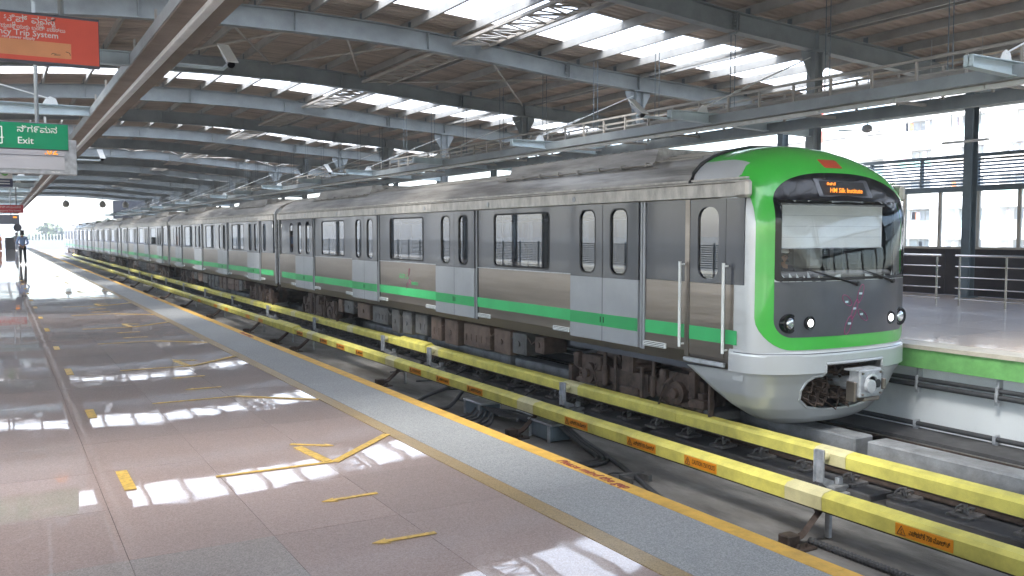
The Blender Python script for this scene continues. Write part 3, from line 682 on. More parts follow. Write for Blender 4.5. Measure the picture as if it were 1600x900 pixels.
for ci, yc in enumerate(centres):
    org = (TC, yc, 0); cab = ci == 0
    car = place('carriage', SH_CAB if cab else SH_MID, train, org)
    carriages.append(car)
    # keep wpos of the car right for its sub-parts
    def P2(name, me, y=0, s=-1, z=0, x=0, yscale=1):
        # mirrored across the centre line for the far side
        return place(name, me, car, (TC+x, yc+y, z), scale=(-s, yscale, 1))
    for s in (-1, 1):
        for d in DOORC: leaf_pair(car, d, s, org)
        for w in WINC:
            P2('window_band', wb_w, w, s); P2('window_glass', WPANE, w, s); P2('window_seal', WFRAME, w, s); P2('band_trim', TRIM, w, s); P2('green_stripe', STR, w, s)
        for e in (-1, 1):
            if cab and e < 0: continue
            y_ = e*(7.75+DHW+.83+.03)
            P2('window_band', wb_e, y_, s, yscale=e); P2('window_glass', NPANE, y_-e*.3, s); P2('green_stripe', STE, y_, s)
        for d in DOORC:
            P2('door_pillar', POCK, d-DHW-.004, s)
            if ci < 4:
                P2('step_plate', VPL, d-DHW-.36, s); P2('step_plate', VPL, d+DHW+.30, s)
        P2('gutter', GUTC if cab else GUT, 0, s)
    for q in (-5.6, 5.6): place('roof_air_unit', AC, car, (TC, yc+q+(-.6 if cab and q < 0 else 0), 0))
    if ci < 3:
        for k in range(6): place('round_badge', BADGE, car, (TC-1.516, yc-7+2.9*k, 2.13), scale=(-1, 1, 1))
    for u, me in UBM:
        for s in ((-1, 1) if ci < 3 else (-1,)): place('equipment_box', me, car, (TC, yc+u, 0), scale=(-s, 1, 1))
    MB().box(TC-.6, TC+.6, yc-6, yc+6, -.5, -.20).build('underframe_beam', M['black'], car, origin=Vector(org))
    # interior: seats along the windows and grab poles
    it = MB()
    for w in WINC:
        for s in (-1, 1): it.cbox(TC+s*1.36, TC+s*.9, yc+w-1.5, yc+w+1.5, -.019+.35, .45, .02); it.cbox(TC+s*1.36, TC+s*1.28, yc+w-1.5, yc+w+1.5, .45, .93, .02)
    it.build('bench_seats', mat('seat_plastic', (.30, .33, .34), .4) if ci == 0 else bpy.data.materials['seat_plastic'], car, origin=Vector(org))
    it = MB()
    for d in DOORC:
        for s in (-1, 1):
            for e in (-1, 1): it.tube([(TC+s*.9, yc+d+e*1.0, -.02), (TC+s*.9, yc+d+e*1.0, 2.02)], .018, 6)
    it.tube([(TC-.55, yc-9.5, 1.85), (TC-.55, yc+10.2, 1.85)], .016, 6); it.tube([(TC+.55, yc-9.5, 1.85), (TC+.55, yc+10.2, 1.85)], .016, 6)
    it.build('grab_poles', M['chrome'], car, origin=Vector(org))
    bogie(yc-8.05+(.0 if cab else .5), ci < 3); bogie(yc+7.3, ci < 3)
    if ci < 5:
        g_ = MB(); yb = yc+HL+.02; e = yb+21.72-2*HL-.04
        n = 7
        for q in range(n):
            k = .02 if q % 2 else -.02
            pts = [(TC-1.28-k, .02-k), (TC+1.28+k, .02-k), (TC+1.28+k, 2.35+k), (TC+.9, 2.55+k), (TC-.9, 2.55+k), (TC-1.28-k, 2.35+k)]
            g_.prism(pts, 'y', yb+(e-yb)*q/n, yb+(e-yb)*(q+1)/n)
        g_.build('gangway_bellows', M['rubber'], train)
        MB().box(TC-.3, TC+.3, yb-.1, e+.1, -.75, -.45).build('drawbar', M['under'], train)
nb_ = MB().box(-1.4425, -1.4402, -.05, .05, 1.80, 1.90).mesh('notice', M['signwhite'])
for ci in range(3):
    for y_ in ((centres[ci]+10.3,) if ci == 0 else (centres[ci]-10.3, centres[ci]+10.3)): place('notice', nb_, carriages[ci], (TC, y_, 0))
# end frames of the bodies (bright edge posts beside the gangway)
ef = MB(); ef.prism([(-1.45,-.1),(-1.38,-.1),(-1.38,2.24),(-1.30,2.40),(-1.36,2.45),(-1.46,2.30)], 'y', -.03, .03); EF = ef.mesh('end_frame', M['galv'])
for ci, yc in enumerate(centres):
    for e in (-1, 1):
        if ci == 0 and e < 0: continue
        for s in (-1, 1): place('end_frame', EF, carriages[ci], (TC, yc+e*(HL+.03), 0), scale=(-s, 1, 1))

# --- cab side of the lead car
cc = carriages[0]; yc = centres[0]
cabp = []
for s in (-1, 1):
    X = lambda d: TC + s*d
    mb = MB(); mb.box(X(1.44), X(1.39), 9.33, 10.20+.05-.02, .925, 2.035)                           # blank black panel beside the door
    mb.build('window_band', M['band'], cc); MB().box(X(1.4445), X(1.4402), 9.33, 10.23, .15, .335).build('green_stripe', M['stripe'], cc)
    MB().box(X(1.46), X(1.44), 10.19, 10.235, -.1, 2.035).build('door_pillar', M['leaf'], cc)
    cd = MB(); panel_hole(cd, s, 1.45, 0, .68, .925, 2.03, (.13, .53, .98, 1.93, .16), .05)
    cd.mat(1); cd.box(s*1.452, s*1.41, .005, .675, -.05, .92); cd.mat(2); cd.box(s*1.4555, s*1.4525, .005, .675, .15, .335)
    dr = place('cab_door', cd.mesh('cab_door', [M['band'], M['steel'], M['stripe']]), cc, (TC, 8.55, 0))
    MB().add([(X(1.425), 8.55+a, b) for a, b in rrect(.12, .54, .97, 1.94, .17)], [tuple(range(24))]).build('cab_door_glass', M['glass'], cc)
    for yy in (9.34, 8.50):
        h = MB(); h.tube([(X(1.53), yy, .03), (X(1.53), yy, 1.20)], .021, 10)
        for zz in (.07, 1.16): h.tube([(X(1.44), yy, zz), (X(1.53), yy, zz)], .014, 6)
        h.build('handrail', M['white'], cc, True)
    MB().box(X(1.455), X(1.435), 9.236, 9.325, -.09, 2.035).build('door_jamb', M['steel'], cc); MB().box(X(1.448), X(1.40), 8.40, 8.545, -.09, .92).build('cab_side_panel', M['steel'], cc)
    MB().box(X(1.449), X(1.40), 8.22, 8.545, .925, 2.03).build('dark_side_panel', M['band'], cc)
    MB().box(X(1.4475), X(1.4485), 8.33, 8.54, .15, .335).build('green_stripe', M['stripe'], cc)
    MB().cbox(X(1.50), X(1.44), 8.52, 9.30, -.16, -.10, .01).build('cab_step', M['galv'], cc)
    MB().box(X(1.405), X(1.36), 8.42, 12.2, -.27, -.191).build('sill_beam', M['mask'], cc)

# --- nose
def clamp01(t_): return max(0., min(1., t_))
OUT = [(1.44,-.30),(1.44,2.04),(1.44,2.27),(1.385,2.38),(1.24,2.52),(1.02,2.63),(.72,2.72),(.36,2.785),(0,2.80)]
ZC = -.30
def outline_r(a):
    """distance from (0, ZC) to the cross-section outline at angle a from +x"""
    ca, sa = math.cos(a), math.sin(a); ca = abs(ca); best = None
    pts = OUT
    for i in range(len(pts)-1):
        (x0, z0), (x1, z1) = pts[i], pts[i+1]; z0 -= ZC; z1 -= ZC
        dx, dz = x1-x0, z1-z0; den = ca*dz - sa*dx
        if abs(den) < 1e-9: continue
        t_ = (x0*dz - z0*dx)/den; u = (x0*sa - z0*ca)/den
        if -1e-6 <= u <= 1+1e-6 and t_ > 0 and (best is None or t_ < best): best = t_
    return best or 1.44
def nose_y(d, z):
    dz = max(0, z-ZC); r = math.hypot(d, dz); rho = 0 if r < 1e-6 else min(1, r/outline_r(math.atan2(dz, abs(d) or 1e-9)))
    if z < ZC: rho = min(1, abs(d)/1.44)
    t_ = clamp01((z-1.75)/1.05)**1.25
    return 8.22+.80*t_ - (.52+1.0*t_)*(1-rho**2.3)**(1/2.3)
NA, NR = 72, 34
vs = []; fs = []; fmat = []
for i in range(NA+1):
    a = math.pi*i/NA; ro = outline_r(a if a <= math.pi/2 else math.pi-a)
    for j in range(NR+1):
        rho = math.sin(math.pi/2*(j/NR)); d = rho*ro*math.cos(a); z = ZC+rho*ro*math.sin(a); vs.append((TC+d, nose_y(d, z), z))
def wins(d, z): return z > .99 and z < 2.40 and abs(d) < 1.14 - .35*clamp01((z-1.9)/.5)**2
def inwind(d, z): return 1.0 < z < 2.02 and abs(d) < 1.18
for i in range(NA):
    for j in range(NR):
        q = [i*(NR+1)+j, (i+1)*(NR+1)+j, (i+1)*(NR+1)+j+1, i*(NR+1)+j+1]
        cx = sum(vs[k][0] for k in q)/4-TC; cz = sum(vs[k][2] for k in q)/4
        if inwind(cx, cz) or cz < .03: continue
        fs.append(tuple(q[1:] if j == 0 else q)); fmat.append(1 if 27 <= i < NA-27 and j >= NR-9 else 0)
# sleeve back to the body
b0 = len(vs)
for i in range(NA+1):
    a = math.pi*i/NA; ro = outline_r(a if a <= math.pi/2 else math.pi-a); z = ZC+ro*math.sin(a); d = ro*math.cos(a)
    vs.append((TC+d, 8.40 if z < 2.04 else 9.22, z))
for i in range(NA): fs.append((i*(NR+1)+NR, (i+1)*(NR+1)+NR, b0+i+1, b0+i)); fmat.append(1 if 27 <= i < NA-27 else 0)
nose_mb = MB().add(vs, fs); nose_mb.m = fmat
nose = nose_mb.build('cab_nose', [M['silver'], M['green']], train, True)
def patch(outline, name, mt, off, inner=None, rings=10, smooth=True, parent=None):
    """front panel following the nose, filled outline or ring between outline and inner"""
    n = len(outline); mb = MB(); vs = []
    cx = sum(p[0] for p in outline)/n; cz = sum(p[1] for p in outline)/n
    for k in range(rings+1):
        f = k/rings
        for i, (d, z) in enumerate(outline):
            e = inner[i] if inner else (cx, cz)
            dd, zz = d+(e[0]-d)*f, z+(e[1]-z)*f; vs.append((TC+dd, nose_y(dd, zz)-off, zz))
    fs = [(k*n+i, k*n+(i+1) % n, (k+1)*n+(i+1) % n, (k+1)*n+i) for k in range(rings) for i in range(n)]
    mb.add(vs, fs)
    mb.add([(TC+d, nose_y(d, z)-off, z) for d, z in outline]+[(TC+d, nose_y(d, z)+.02, z) for d, z in outline], [(i, (i+1) % n, n+(i+1) % n, n+i) for i in range(n)])
    if inner: mb.add([(TC+d, nose_y(d, z)-off, z) for d, z in inner]+[(TC+d, nose_y(d, z)+.02, z) for d, z in inner], [(i, (i+1) % n, n+(i+1) % n, n+i) for i in range(n)])
    return mb.build(name, mt, parent or nose, smooth)
def outl(w, z0, z1, rb, topf, n=24):
    """closed outline counter-clockwise: flat bottom with rounded corners, sides, then top given by topf(d) -> z"""
    pts = []
    for k in range(n//2): pts.append((-w+rb+(2*w-2*rb)*k/(n//2), z0))
    for k in range(9): a = R(-90+90*k/8); pts.append((w-rb+rb*math.cos(a), z0+rb+rb*math.sin(a)))
    zs = topf(w)
    for k in range(1, 16): pts.append((w, z0+rb+(zs-z0-rb)*k/16))
    for k in range(2*n+1):
        d = w*math.cos(math.pi*k/(2*n)); pts.append((d, topf(abs(d))))
    for k in range(1, 16): pts.append((-w, zs-(zs-z0-rb)*k/16))
    for k in range(9): a = R(180+90*k/8); pts.append((-w+rb+rb*math.cos(a), z0+rb+rb*math.sin(a)))
    return pts
def roof_z(d):
    lo, hi = 0., 4.
    a = d
    for i in range(len(OUT)-1):
        (x0, z0), (x1, z1) = OUT[i], OUT[i+1]
        if x1 <= d <= x0 and x0 > x1: return z0+(z1-z0)*(x0-d)/(x0-x1)
    return 2.27
gw = 1.405
mtop = lambda d: 1.95+.42*math.sqrt(max(0, 1-(d/1.24)**2.6))
g_out = outl(gw, .115, 0, .40, lambda d: ZC+(roof_z(d)-ZC)*.975)
m_out = outl(1.24, .275, 0, .22, mtop)
patch(g_out, 'green_front_band', M['green'], .008, inner=m_out, rings=26)
MB().tube([(TC+d*1.006, 9.24, z+.008) for d, z in [(-a, b) for a, b in OUT[1:]]+[(a, b) for a, b in reversed(OUT[1:-1])]], .028, 6).build('roof_seal', M['rubber'], nose)
# lower mask, glossy surround and windscreen
w_out = outl(1.17, 1.02, 0, .07, lambda d: 2.0)
lm = outl(1.24, .275, 0, .22, lambda d: .975)
patch(lm, 'lower_mask', M['mask'], .012, rings=12)
um = outl(1.24, .985, 0, .05, mtop)
patch(um, 'windscreen_surround', M['gloss'], .013, inner=w_out, rings=14)
patch(w_out, 'windscreen', M['wind'], .008, rings=10)
patch([(d*.9, z) for d, z in rrect(-1.28, 1.28, .982, 1.03, .02)], 'wiper_cowl', M['black'], .018)
# cab interior
ib = MB()
ib.add([(TC-1.3, 8.25, .9), (TC+1.3, 8.25, .9), (TC+1.3, 9.6, .9), (TC-1.3, 9.6, .9), (TC-1.3, 8.25, 2.3), (TC+1.3, 8.25, 2.3), (TC+1.3, 9.6, 2.3), (TC-1.3, 9.6, 2.3)], [(0,1,2,3),(4,5,6,7),(2,3,7,6)])
ib.build('cab_lining', M['interior'], nose)
MB().cbox(TC-1.15, TC+1.15, 8.02, 8.35, .9, 1.08, .03).build('driver_console', M['interior'], nose)
MB().cbox(TC-.99, TC+.93, 8.03, 8.036, 1.39, 1.955, .002).build('sun_blind', M['blind'], nose)
bl = MB(); bl.tube([(TC-1.03, 8.033, 1.955), (TC+.97, 8.033, 1.955)], .014, 8); bl.tube([(TC-.99, 8.028, 1.39), (TC+.93, 8.028, 1.39)], .009, 6)
for z_ in (1.53, 1.67, 1.81): bl.box(TC-.985, TC+.925, 8.0285, 8.0295, z_, z_+.004)
bl.build('blind_rod', M['galv'], nose)
MB().cbox(TC+.15, TC+.45, 8.6, 8.9, 1.1, 1.45, .03).build('cab_chair', M['seat'], nose)
# destination display
dp = MB(); dp.cbox(TC-.50, TC+.50, 7.995, 8.03, 2.045, 2.285, .006)
dz_ = nose_y(0, 2.16)
disp = patch(rrect(-.52, .50, 2.05, 2.285, .02), 'destination_display', M['mask'], .022, rings=4)
patch(rrect(-.44, .40, 2.075, 2.255, .01), 'display_window', M['black'], .026, rings=4)
def front_text(s, size, d, z, mt, par=nose, shear=0, off=.03, lean=-14, name='lettering'):
    return lettering(s, size, mt, par, (TC+d, nose_y(d+.2, z)-off, z), (R(90+lean), 0, 0), shear=shear, name=name)
front_text('HM Silk Institute', .092, -.36, 2.105, M['led'], shear=.35, off=.055, lean=-18)
front_text('ರೇಷ್ಮೆ', .05, -.37, 2.20, M['led'], shear=.3, off=.052, lean=-18)
patch(rrect(-.17, .17, 2.44, 2.56, .02), 'red_marker_lamp', M['redlamp'], .016, rings=3)
# headlights
def headlight(d, z, r, lit, lab):
    yy = nose_y(d, z); ax = (TC+d, yy, z)
    b_ = MB(); b_.lathe([(r*1.28, .05), (r*1.28, -.026), (r*1.18, -.034), (r*1.05, -.03), (r*1.0, .03)], ax, axis='y', n=28)
    h = b_.build('headlight', M['mask'], nose, True); h['label'] = lab
    return ax
for s in (-1, 1):
    for dd, r_, lit, lab in ((1.06, .092, 0, 'larger outer headlight, unlit'), (.775, .066, 1, 'smaller inner headlight, lit white')):
        d = s*dd; z = .455; yy = min(nose_y(d-.05, z), nose_y(d+.05, z))
        MB().lathe([(r_*1.35, .06), (r_*1.35, -.014), (r_*1.28, -.018), (r_*1.08, -.016), (r_*1.02, .0)], (TC+d, yy, z), axis='y', n=28).build('headlight', M['gloss'], nose, True)['label'] = lab
        MB().lathe([(r_*1.0, -.0165), (r_*.8, -.0168), (r_*.1, -.017)], (TC+d, yy, z), axis='y', n=24).build('lamp_bowl', M['gloss'], nose)
        MB().lathe([(r_*.74, -.0175), (r_*.68, -.022), (r_*.4, -.028), (r_*.05, -.03)], (TC+d, yy, z), axis='y', n=20).build('lamp_lens', M['headlamp'] if lit else M['reflector'], nose, True)
# wipers
for x0, z0, x1, z1 in ((-.75, 1.10, .05, .93), (.25, 1.08, .78, .95)):
    wp = MB(); pts = [(TC+x0+(x1-x0)*k/6, nose_y(x0+(x1-x0)*k/6, z0)-.05, z0+(z1-z0)*k/6) for k in range(7)]
    wp.tube(pts, .010, 6); wp.tube([(TC+x0-.1, nose_y(x0-.1, z0)-.04, z0+.03), (TC+x1+.02, nose_y(x1, z1)-.035, z1-.02)], .007, 5); wp.lathe([(.03, 0), (.03, .04)], (TC+x1, nose_y(x1, z1)-.05, z1), axis='y', n=10)
    wp.build('wiper', M['black'], nose)
# emblem: looping magenta outline with small pale windows
def loop(cx, cz, a, w_, l_, mt, par, yf, r_=.006):
    pts = []
    for k in range(25):
        t_ = 2*math.pi*k/24; u = l_*math.cos(t_); v = w_*math.sin(t_)
        x_ = cx+u*math.cos(a)-v*math.sin(a); z_ = cz+u*math.sin(a)+v*math.cos(a); pts.append((x_, yf(x_, z_), z_))
    return pts
em = MB(); yf = lambda x_, z_: nose_y(x_-TC, z_)-.014
for (cx, cz, a, w_, l_) in ((.12, .80, 1.15, .045, .13), (-.14, .72, 2.5, .05, .10), (.16, .52, 5.6, .045, .11), (-.12, .40, 1.1, .05, .13), (.0, .60, 1.1, .035, .14)):
    em.tube(loop(TC+cx, cz, a, w_, l_, None, None, yf), .004, 5, caps=False)
em.build('emblem', M['magenta'], nose)
cy_ = mat('pale_cyan_film', (.45,.62,.68), .4)
for cx, cz in ((.12, .80), (-.15, .70), (.0, .61), (.13, .53), (-.10, .42)):
    MB().box(TC+cx-.028, TC+cx+.028, nose_y(cx, cz)-.017, nose_y(cx, cz)-.0125, cz-.012, cz+.014).build('emblem_window', cy_, nose)
# gutter end caps
for s in (-1, 1):
    MB().cbox(TC+s*1.42, TC+s*1.535, 8.10, 8.34, 2.03, 2.255, .035).build('gutter_end_cap', M['gutter'], nose)
# bumper skirt
SK = [(.11, 1.43, 7.72, 2.4), (.085, 1.465, 7.672, 2.5), (.055, 1.475, 7.655, 2.6), (-.185, 1.475, 7.655, 2.6), (-.215, 1.45, 7.70, 2.6), (-.33, 1.42, 7.76, 2.4), (-.50, 1.34, 7.80, 2.3), (-.68, 1.20, 7.85, 2.2), (-.82, 1.02, 7.93, 2.1), (-.90, .85, 8.02, 2.0), (-.93, .72, 8.12, 2.0)]
def skp(z):
    for i in range(len(SK)-1):
        if SK[i+1][0] <= z <= SK[i][0]:
            f = (SK[i][0]-z)/(SK[i][0]-SK[i+1][0]); return [SK[i][k]+(SK[i+1][k]-SK[i][k])*f for k in (1, 2, 3)]
    return list(SK[-1][1:])
def sk_y(d, z):
    hw, y_, p = skp(z); return 8.36-(8.36-y_)*max(0, 1-abs(d/hw)**p)**(1/p)
op = [(-.54,-.225),(-.54,-.07),(.54,-.07),(.54,-.225),(.70,-.28),(.76,-.42),(.72,-.56),(.58,-.66),(.3,-.71),(0,-.72),(-.35,-.71),(-.62,-.66),(-.77,-.55),(-.79,-.42),(-.74,-.29),(-.66,-.235),(-.54,-.225)]
def inside(d, z):
    c = False
    for i in range(len(op)-1):
        (x0, z0), (x1, z1) = op[i], op[i+1]
        if (z0 > z) != (z1 > z) and d < (x1-x0)*(z-z0)/(z1-z0)+x0: c = not c
    return c
zs = [.11, .085, .055]+[.055-.03*k for k in range(1, 8)]+[-.185, -.215]+[-.215-.715*k/34 for k in range(1, 35)]
vs = []; NS = 150; NB_ = 8
for z in zs:
    hw, yf_, p = skp(z); yb = 8.45+(.85*(1-clamp01((-.2-z)/.68)**.8) if z < -.2 else .0)
    row = [(hw, yb+(8.36-yb)*k/NB_) for k in range(NB_)]
    for k in range(NS+1):
        a = math.pi*k/NS; c = math.cos(a); row.append((hw*math.copysign(abs(c)**(2/p), c), 8.36-(8.36-yf_)*abs(math.sin(a))**(2/p)))
    row += [(-hw, 8.36+(yb-8.36)*(k+1)/NB_) for k in range(NB_)]
    vs += [(TC+d, y_, z) for d, y_ in row]
n = NS+1+2*NB_; fs = []
for r_ in range(len(zs)-1):
    for k in range(n-1):
        q = [r_*n+k, r_*n+k+1, (r_+1)*n+k+1, (r_+1)*n+k]
        cx = sum(vs[i][0] for i in q)/4-TC; cz = sum(vs[i][2] for i in q)/4; cy = sum(vs[i][1] for i in q)/4
        if cy < 8.2 and inside(cx, cz): continue
        fs.append(tuple(q))
sk = MB().add(vs, fs).build('front_skirt', M['silver'], train, True)
so = sk.modifiers.new('thickness', 'SOLIDIFY'); so.thickness = .02; so.offset = -1
dens = []
for i in range(len(op)-1):
    m_ = 6
    for k in range(m_): dens.append((op[i][0]+(op[i+1][0]-op[i][0])*k/m_, op[i][1]+(op[i+1][1]-op[i][1])*k/m_))
dens.append(op[0])
MB().tube([(TC+d, sk_y(d, z)+.006, z) for d, z in dens], .020, 8).build('opening_rim', M['silver'], sk, True)
MB().tube([(TC+math.copysign(1.472*abs(math.cos(a))**(2/2.55), math.cos(a)), 8.36-(8.36-7.66)*abs(math.sin(a))**(2/2.55), .066) for a in [math.pi*k/60 for k in range(61)]], .006, 5).build('skirt_groove', M['mask'], sk)
MB().cbox(TC-1.0, TC+1.0, 8.4, 8.44, -.80, .0, .01).build('bulkhead', M['black'], sk)
# coupler
cp = MB(); cp.cbox(TC-.21, TC+.21, 7.42, 7.60, -.50, -.15, .015); cp.box(TC-.25, TC+.23, 7.45, 7.64, -.165, -.145)
cp.tube([(TC, 7.6, -.36), (TC+.0, 8.3, -.38)], [.10, .08], 12)
coup = cp.build('coupler', M['galv'], train)
c2 = MB(); c2.lathe([(.125, 0), (.125, -.02), (.10, -.024), (.095, .0)], (TC-.0, 7.419, -.33), axis='y', n=24)
c2.lathe([(.085, .0), (.085, -.05), (.05, -.055), (.02, -.056)], (TC-.06, 7.415, -.35), axis='y', n=16); c2.build('coupler_cone', M['silver'], coup, True)
c3 = MB(); c3.lathe([(.055, 0), (.055, -.006)], (TC+.09, 7.39, -.33), axis='y', n=14); c3.build('coupler_socket', M['black'], coup)
c4 = MB()
for q in ((-.17, -.19), (.17, -.19), (-.17, -.46), (.17, -.46)): MB().lathe([(.016, 0), (.016, -.02)], (TC+q[0], 7.42, q[1]), axis='y', n=6).build('bolt', M['steel'], coup)
c4.cbox(TC-.26, TC-.215, 7.46, 7.60, -.56, -.30, .01); c4.cbox(TC+.213, TC+.27, 7.40, 7.6, -.42, -.28, .01); c4.cbox(TC-.1, TC+.2, 7.44, 7.6, -.56, -.503, .01)
c4.build('coupler_brackets', M['steel'], coup)
rn = random.Random(5); c5 = MB()
for q in range(34):
    x_ = TC-.75+.8*rn.random(); z_ = -.15-.48*rn.random()
    c5.tube([(x_, 7.95+.1*rn.random(), z_), (x_+.1*rn.random(), 7.8, z_-.08*rn.random()), (x_+.2*rn.random(), 7.85, z_+.1*rn.random()), (x_+.3, 8.2, z_)], .010+.012*rn.random(), 6)
for q in range(6):
    x_ = TC-.5+.16*q; c5.cbox(x_, x_+.12, 7.9, 8.1, -.62+.08*(q % 3), -.42+.07*(q % 2), .01)
c5.cbox(TC-.5, TC+.5, 7.9, 8.2, -.16, -.10, .01); c5.cbox(TC-.6, TC-.2, 8.0, 8.3, -.66, -.25, .03); c5.cbox(TC+.25, TC+.6, 8.0, 8.3, -.62, -.2, .03)
c5.build('coupler_hoses', M['under'], coup)
# logo on the lead car side (white on steel: green words and magenta loops)
sd_rot = (math.pi/2, 0, -math.pi/2)
lettering('ನಮ್ಮ', .16, M['stripe'], cc, (TC-1.4425, 19.35, .55), sd_rot, name='logo_lettering'); lettering('metro', .15, M['stripe'], cc, (TC-1.4425, 18.65, .42), sd_rot, name='logo_lettering')
em = MB()
for (cy, cz, a, w_, l_) in ((18.78, .70, 1.15, .03, .10), (18.95, .62, 2.5, .035, .07), (18.72, .48, 5.6, .03, .08), (18.9, .38, 1.1, .03, .09)):
    pts = [(TC-1.443, cy-(l_*math.cos(t_)*math.cos(a)-w_*math.sin(t_)*math.sin(a)), cz+l_*math.cos(t_)*math.sin(a)+w_*math.sin(t_)*math.cos(a)) for t_ in [2*math.pi*k/16 for k in range(17)]]
    em.tube(pts, .005, 4)
em.build('logo_emblem', M['magenta'], cc)

# ================================================================== CANOPY
can = empty('station_canopy', (5.8, 13.5, 0), 'long arched steel roof of blue-grey rafters and beige sheeting with bright skylight strips', 'roof')
XC = 5.8
BT = [(0, 6.0, .47), (1.8, 5.98, .46), (3.6, 5.90, .44), (5.3, 5.77, .42), (7.0, 5.62, .40), (9.5, 5.48, .40), (12.2, 5.32, .42), (15.1, 5.06, .40), (16.6, 4.92, .30)]
def interp(d, k):
    d = abs(d)
    for i in range(len(BT)-1):
        if d <= BT[i+1][0]:
            f = (d-BT[i][0])/(BT[i+1][0]-BT[i][0]); return BT[i][k]+(BT[i+1][k]-BT[i][k])*f
    return BT[-1][k]
def rbot(x): return interp(x-XC, 1)
def rtop(x): return interp(x-XC, 1)+interp(x-XC, 2)
XS = [XC-16.6+33.2*i/44 for i in range(45)]
def rafter_mesh():
    mb = MB()
    for (x0, x1) in zip(XS[:-1], XS[1:]):
        pass
    def strip(za, zb, hw):
        vs = []
        for x in XS: vs += [(x, -hw, za(x)), (x, hw, za(x)), (x, hw, zb(x)), (x, -hw, zb(x))]
        n = len(XS); fs = [(4*i+k, 4*i+(k+1) % 4, 4*i+4+(k+1) % 4, 4*i+4+k) for i in range(n-1) for k in range(4)]
        fs += [(0, 1, 2, 3), (4*n-4, 4*n-3, 4*n-2, 4*n-1)]; mb.add(vs, fs)
    strip(lambda x: rbot(x), lambda x: rbot(x)+.022, .11); strip(lambda x: rtop(x)-.022, lambda x: rtop(x), .11)
    strip(lambda x: rbot(x)+.0221, lambda x: rtop(x)-.0221, .008)
    for x in (15.3, 13.0, 9.0, XC, 2.6, -1.4, -3.7, 20.9, -9.3): mb.box(x-.008, x+.008, -.105, .105, rbot(x)+.023, rtop(x)-.023)
    for x in (12.9, -1.3):                                                # splice plates with bolts
        mb.box(x+.02, x+.045, -.115, .115, rbot(x)-.03, rtop(x)+.01)
        for k in range(5):
            for sy in (-.07, .07): mb.lathe([(.016, -.03), (.016, .06)], (x, sy, rbot(x)+.06+.075*k), axis='x', n=6)
    return mb.mesh('rafter', M['steelblue'])
RM = rafter_mesh()
RY = [13.45+6.1*k for k in range(-6, 18)]
for y in RY: place('rafter', RM, can, (0, y, 0))
# columns
def column_mesh(h, gus):
    mb = MB(); w = .125
    mb.box(-w, -w+.014, -.11, .11, 0, h); mb.box(w-.014, w, -.11, .11, 0, h); mb.box(-w+.0141, w-.0141, -.006, .006, 0, h)
    mb.box(-.2, .2, -.18, .18, 0, .03)
    if gus:
        mb.box(-.2, .2, -.13, .13, h-.022, h-.001)
        for s in (-1, 1): mb.prism([(s*w, h-.023), (s*.42, h-.023), (s*.42, h-.12), (s*w, h-.62)], 'y', -.008, .008)
    return mb.mesh('column', M['steelblue'] if gus else M['steelblue_d'])
CA = column_mesh(rbot(15.3), True); CB = column_mesh(rbot(20.9), False)
for y in RY:
    for x, me in ((15.3, CA), (-3.7, CA), (20.9, CB), (-9.3, CB)): place('column', me, can, (x, y, 0))
# purlins (C sections) along the whole roof
PY0, PY1 = RY[0]-1, RY[-1]+1.5
def purlin(x):
    z = rtop(x)+.012; mb = MB()
    mb.prism([(x-.032, z), (x+.032, z), (x+.032, z+.006), (x-.025, z+.006), (x-.025, z+.179), (x+.032, z+.179), (x+.032, z+.185), (x-.032, z+.185)], 'y', PY0, PY1)
    o = mb.build('purlin', M['purlin'], can)
PX = [6.18+1.197*k for k in range(-13, 14)]
for x in PX: purlin(x)
cl = MB().box(-.045, -.034, -.06, .06, .0, .15).box(-.10, -.034, -.06, .06, .0, .012).mesh('purlin_cleat', M['steelblue_d'])
for i, y in enumerate(RY[4:11]):
    for x in PX[4:]: place('purlin_cleat', cl, can, (x, y, rtop(x)+.001))
# corrugated sheets, 1 m wide, ribs across the tracks
def sheet_mesh(mt, name, ribs=5):
    prof = []
    p = 1./ribs
    for k in range(ribs): prof += [(k*p, 0), (k*p+.035, .032), (k*p+.075, .032), (k*p+.11, 0)]
    prof.append((1.02, 0)); vs = []
    xs = [XC-16.9+33.8*i/34 for i in range(35)]
    for x in xs:
        zb = interp(min(16.6, abs(x-XC)), 1)+interp(min(16.6, abs(x-XC)), 2)+.20
        vs += [(x, a, zb+b) for a, b in prof]
    n = len(prof); fs = [(i*n+k, i*n+k+1, (i+1)*n+k+1, (i+1)*n+k) for i in range(len(xs)-1) for k in range(n-1)]
    return MB().add(vs, fs).mesh(name, mt)
SM = sheet_mesh(M['sheet'], 'roof_sheet'); SL = sheet_mesh(M['skylight'], 'skylight_sheet')
y = PY0
sky_bands = [(16.3+12.2*k, 3) for k in range(-3, 9)]
starts = []
ycur = PY0
while ycur < PY1-.2:
    is_sky = any(a-.01 <= ycur+.5 < a+2.1 for a, n in sky_bands)
    st = 1.2 if is_sky else 1.
    place('skylight_sheet' if is_sky else 'roof_sheet', SL if is_sky else SM, can, (0, ycur, 0), scale=(1, st, 1)); ycur += st
# lattice girder along the roof
def lattice(xa, xb, z, y0, y1):
    mb = MB()
    for x in (xa, xb): mb.box(x-.035, x+.035, y0, y1, z-.035, z+.035)
    n = 14
    for k in range(n):
        ya = y0+(y1-y0)*k/n; yb = y0+(y1-y0)*(k+1)/n
        mb.tube([(xa, ya, z), (xb, yb, z)] if k % 2 == 0 else [(xb, ya, z), (xa, yb, z)], .022, 4); mb.tube([(xa, ya, z), (xb, ya, z)], .018, 4)
    return mb
for i in range(len(RY)-1):
    lattice(9.62, 10.42, 6.12, RY[i]+.12, RY[i+1]-.12).build('lattice_girder', M['rod'], can)
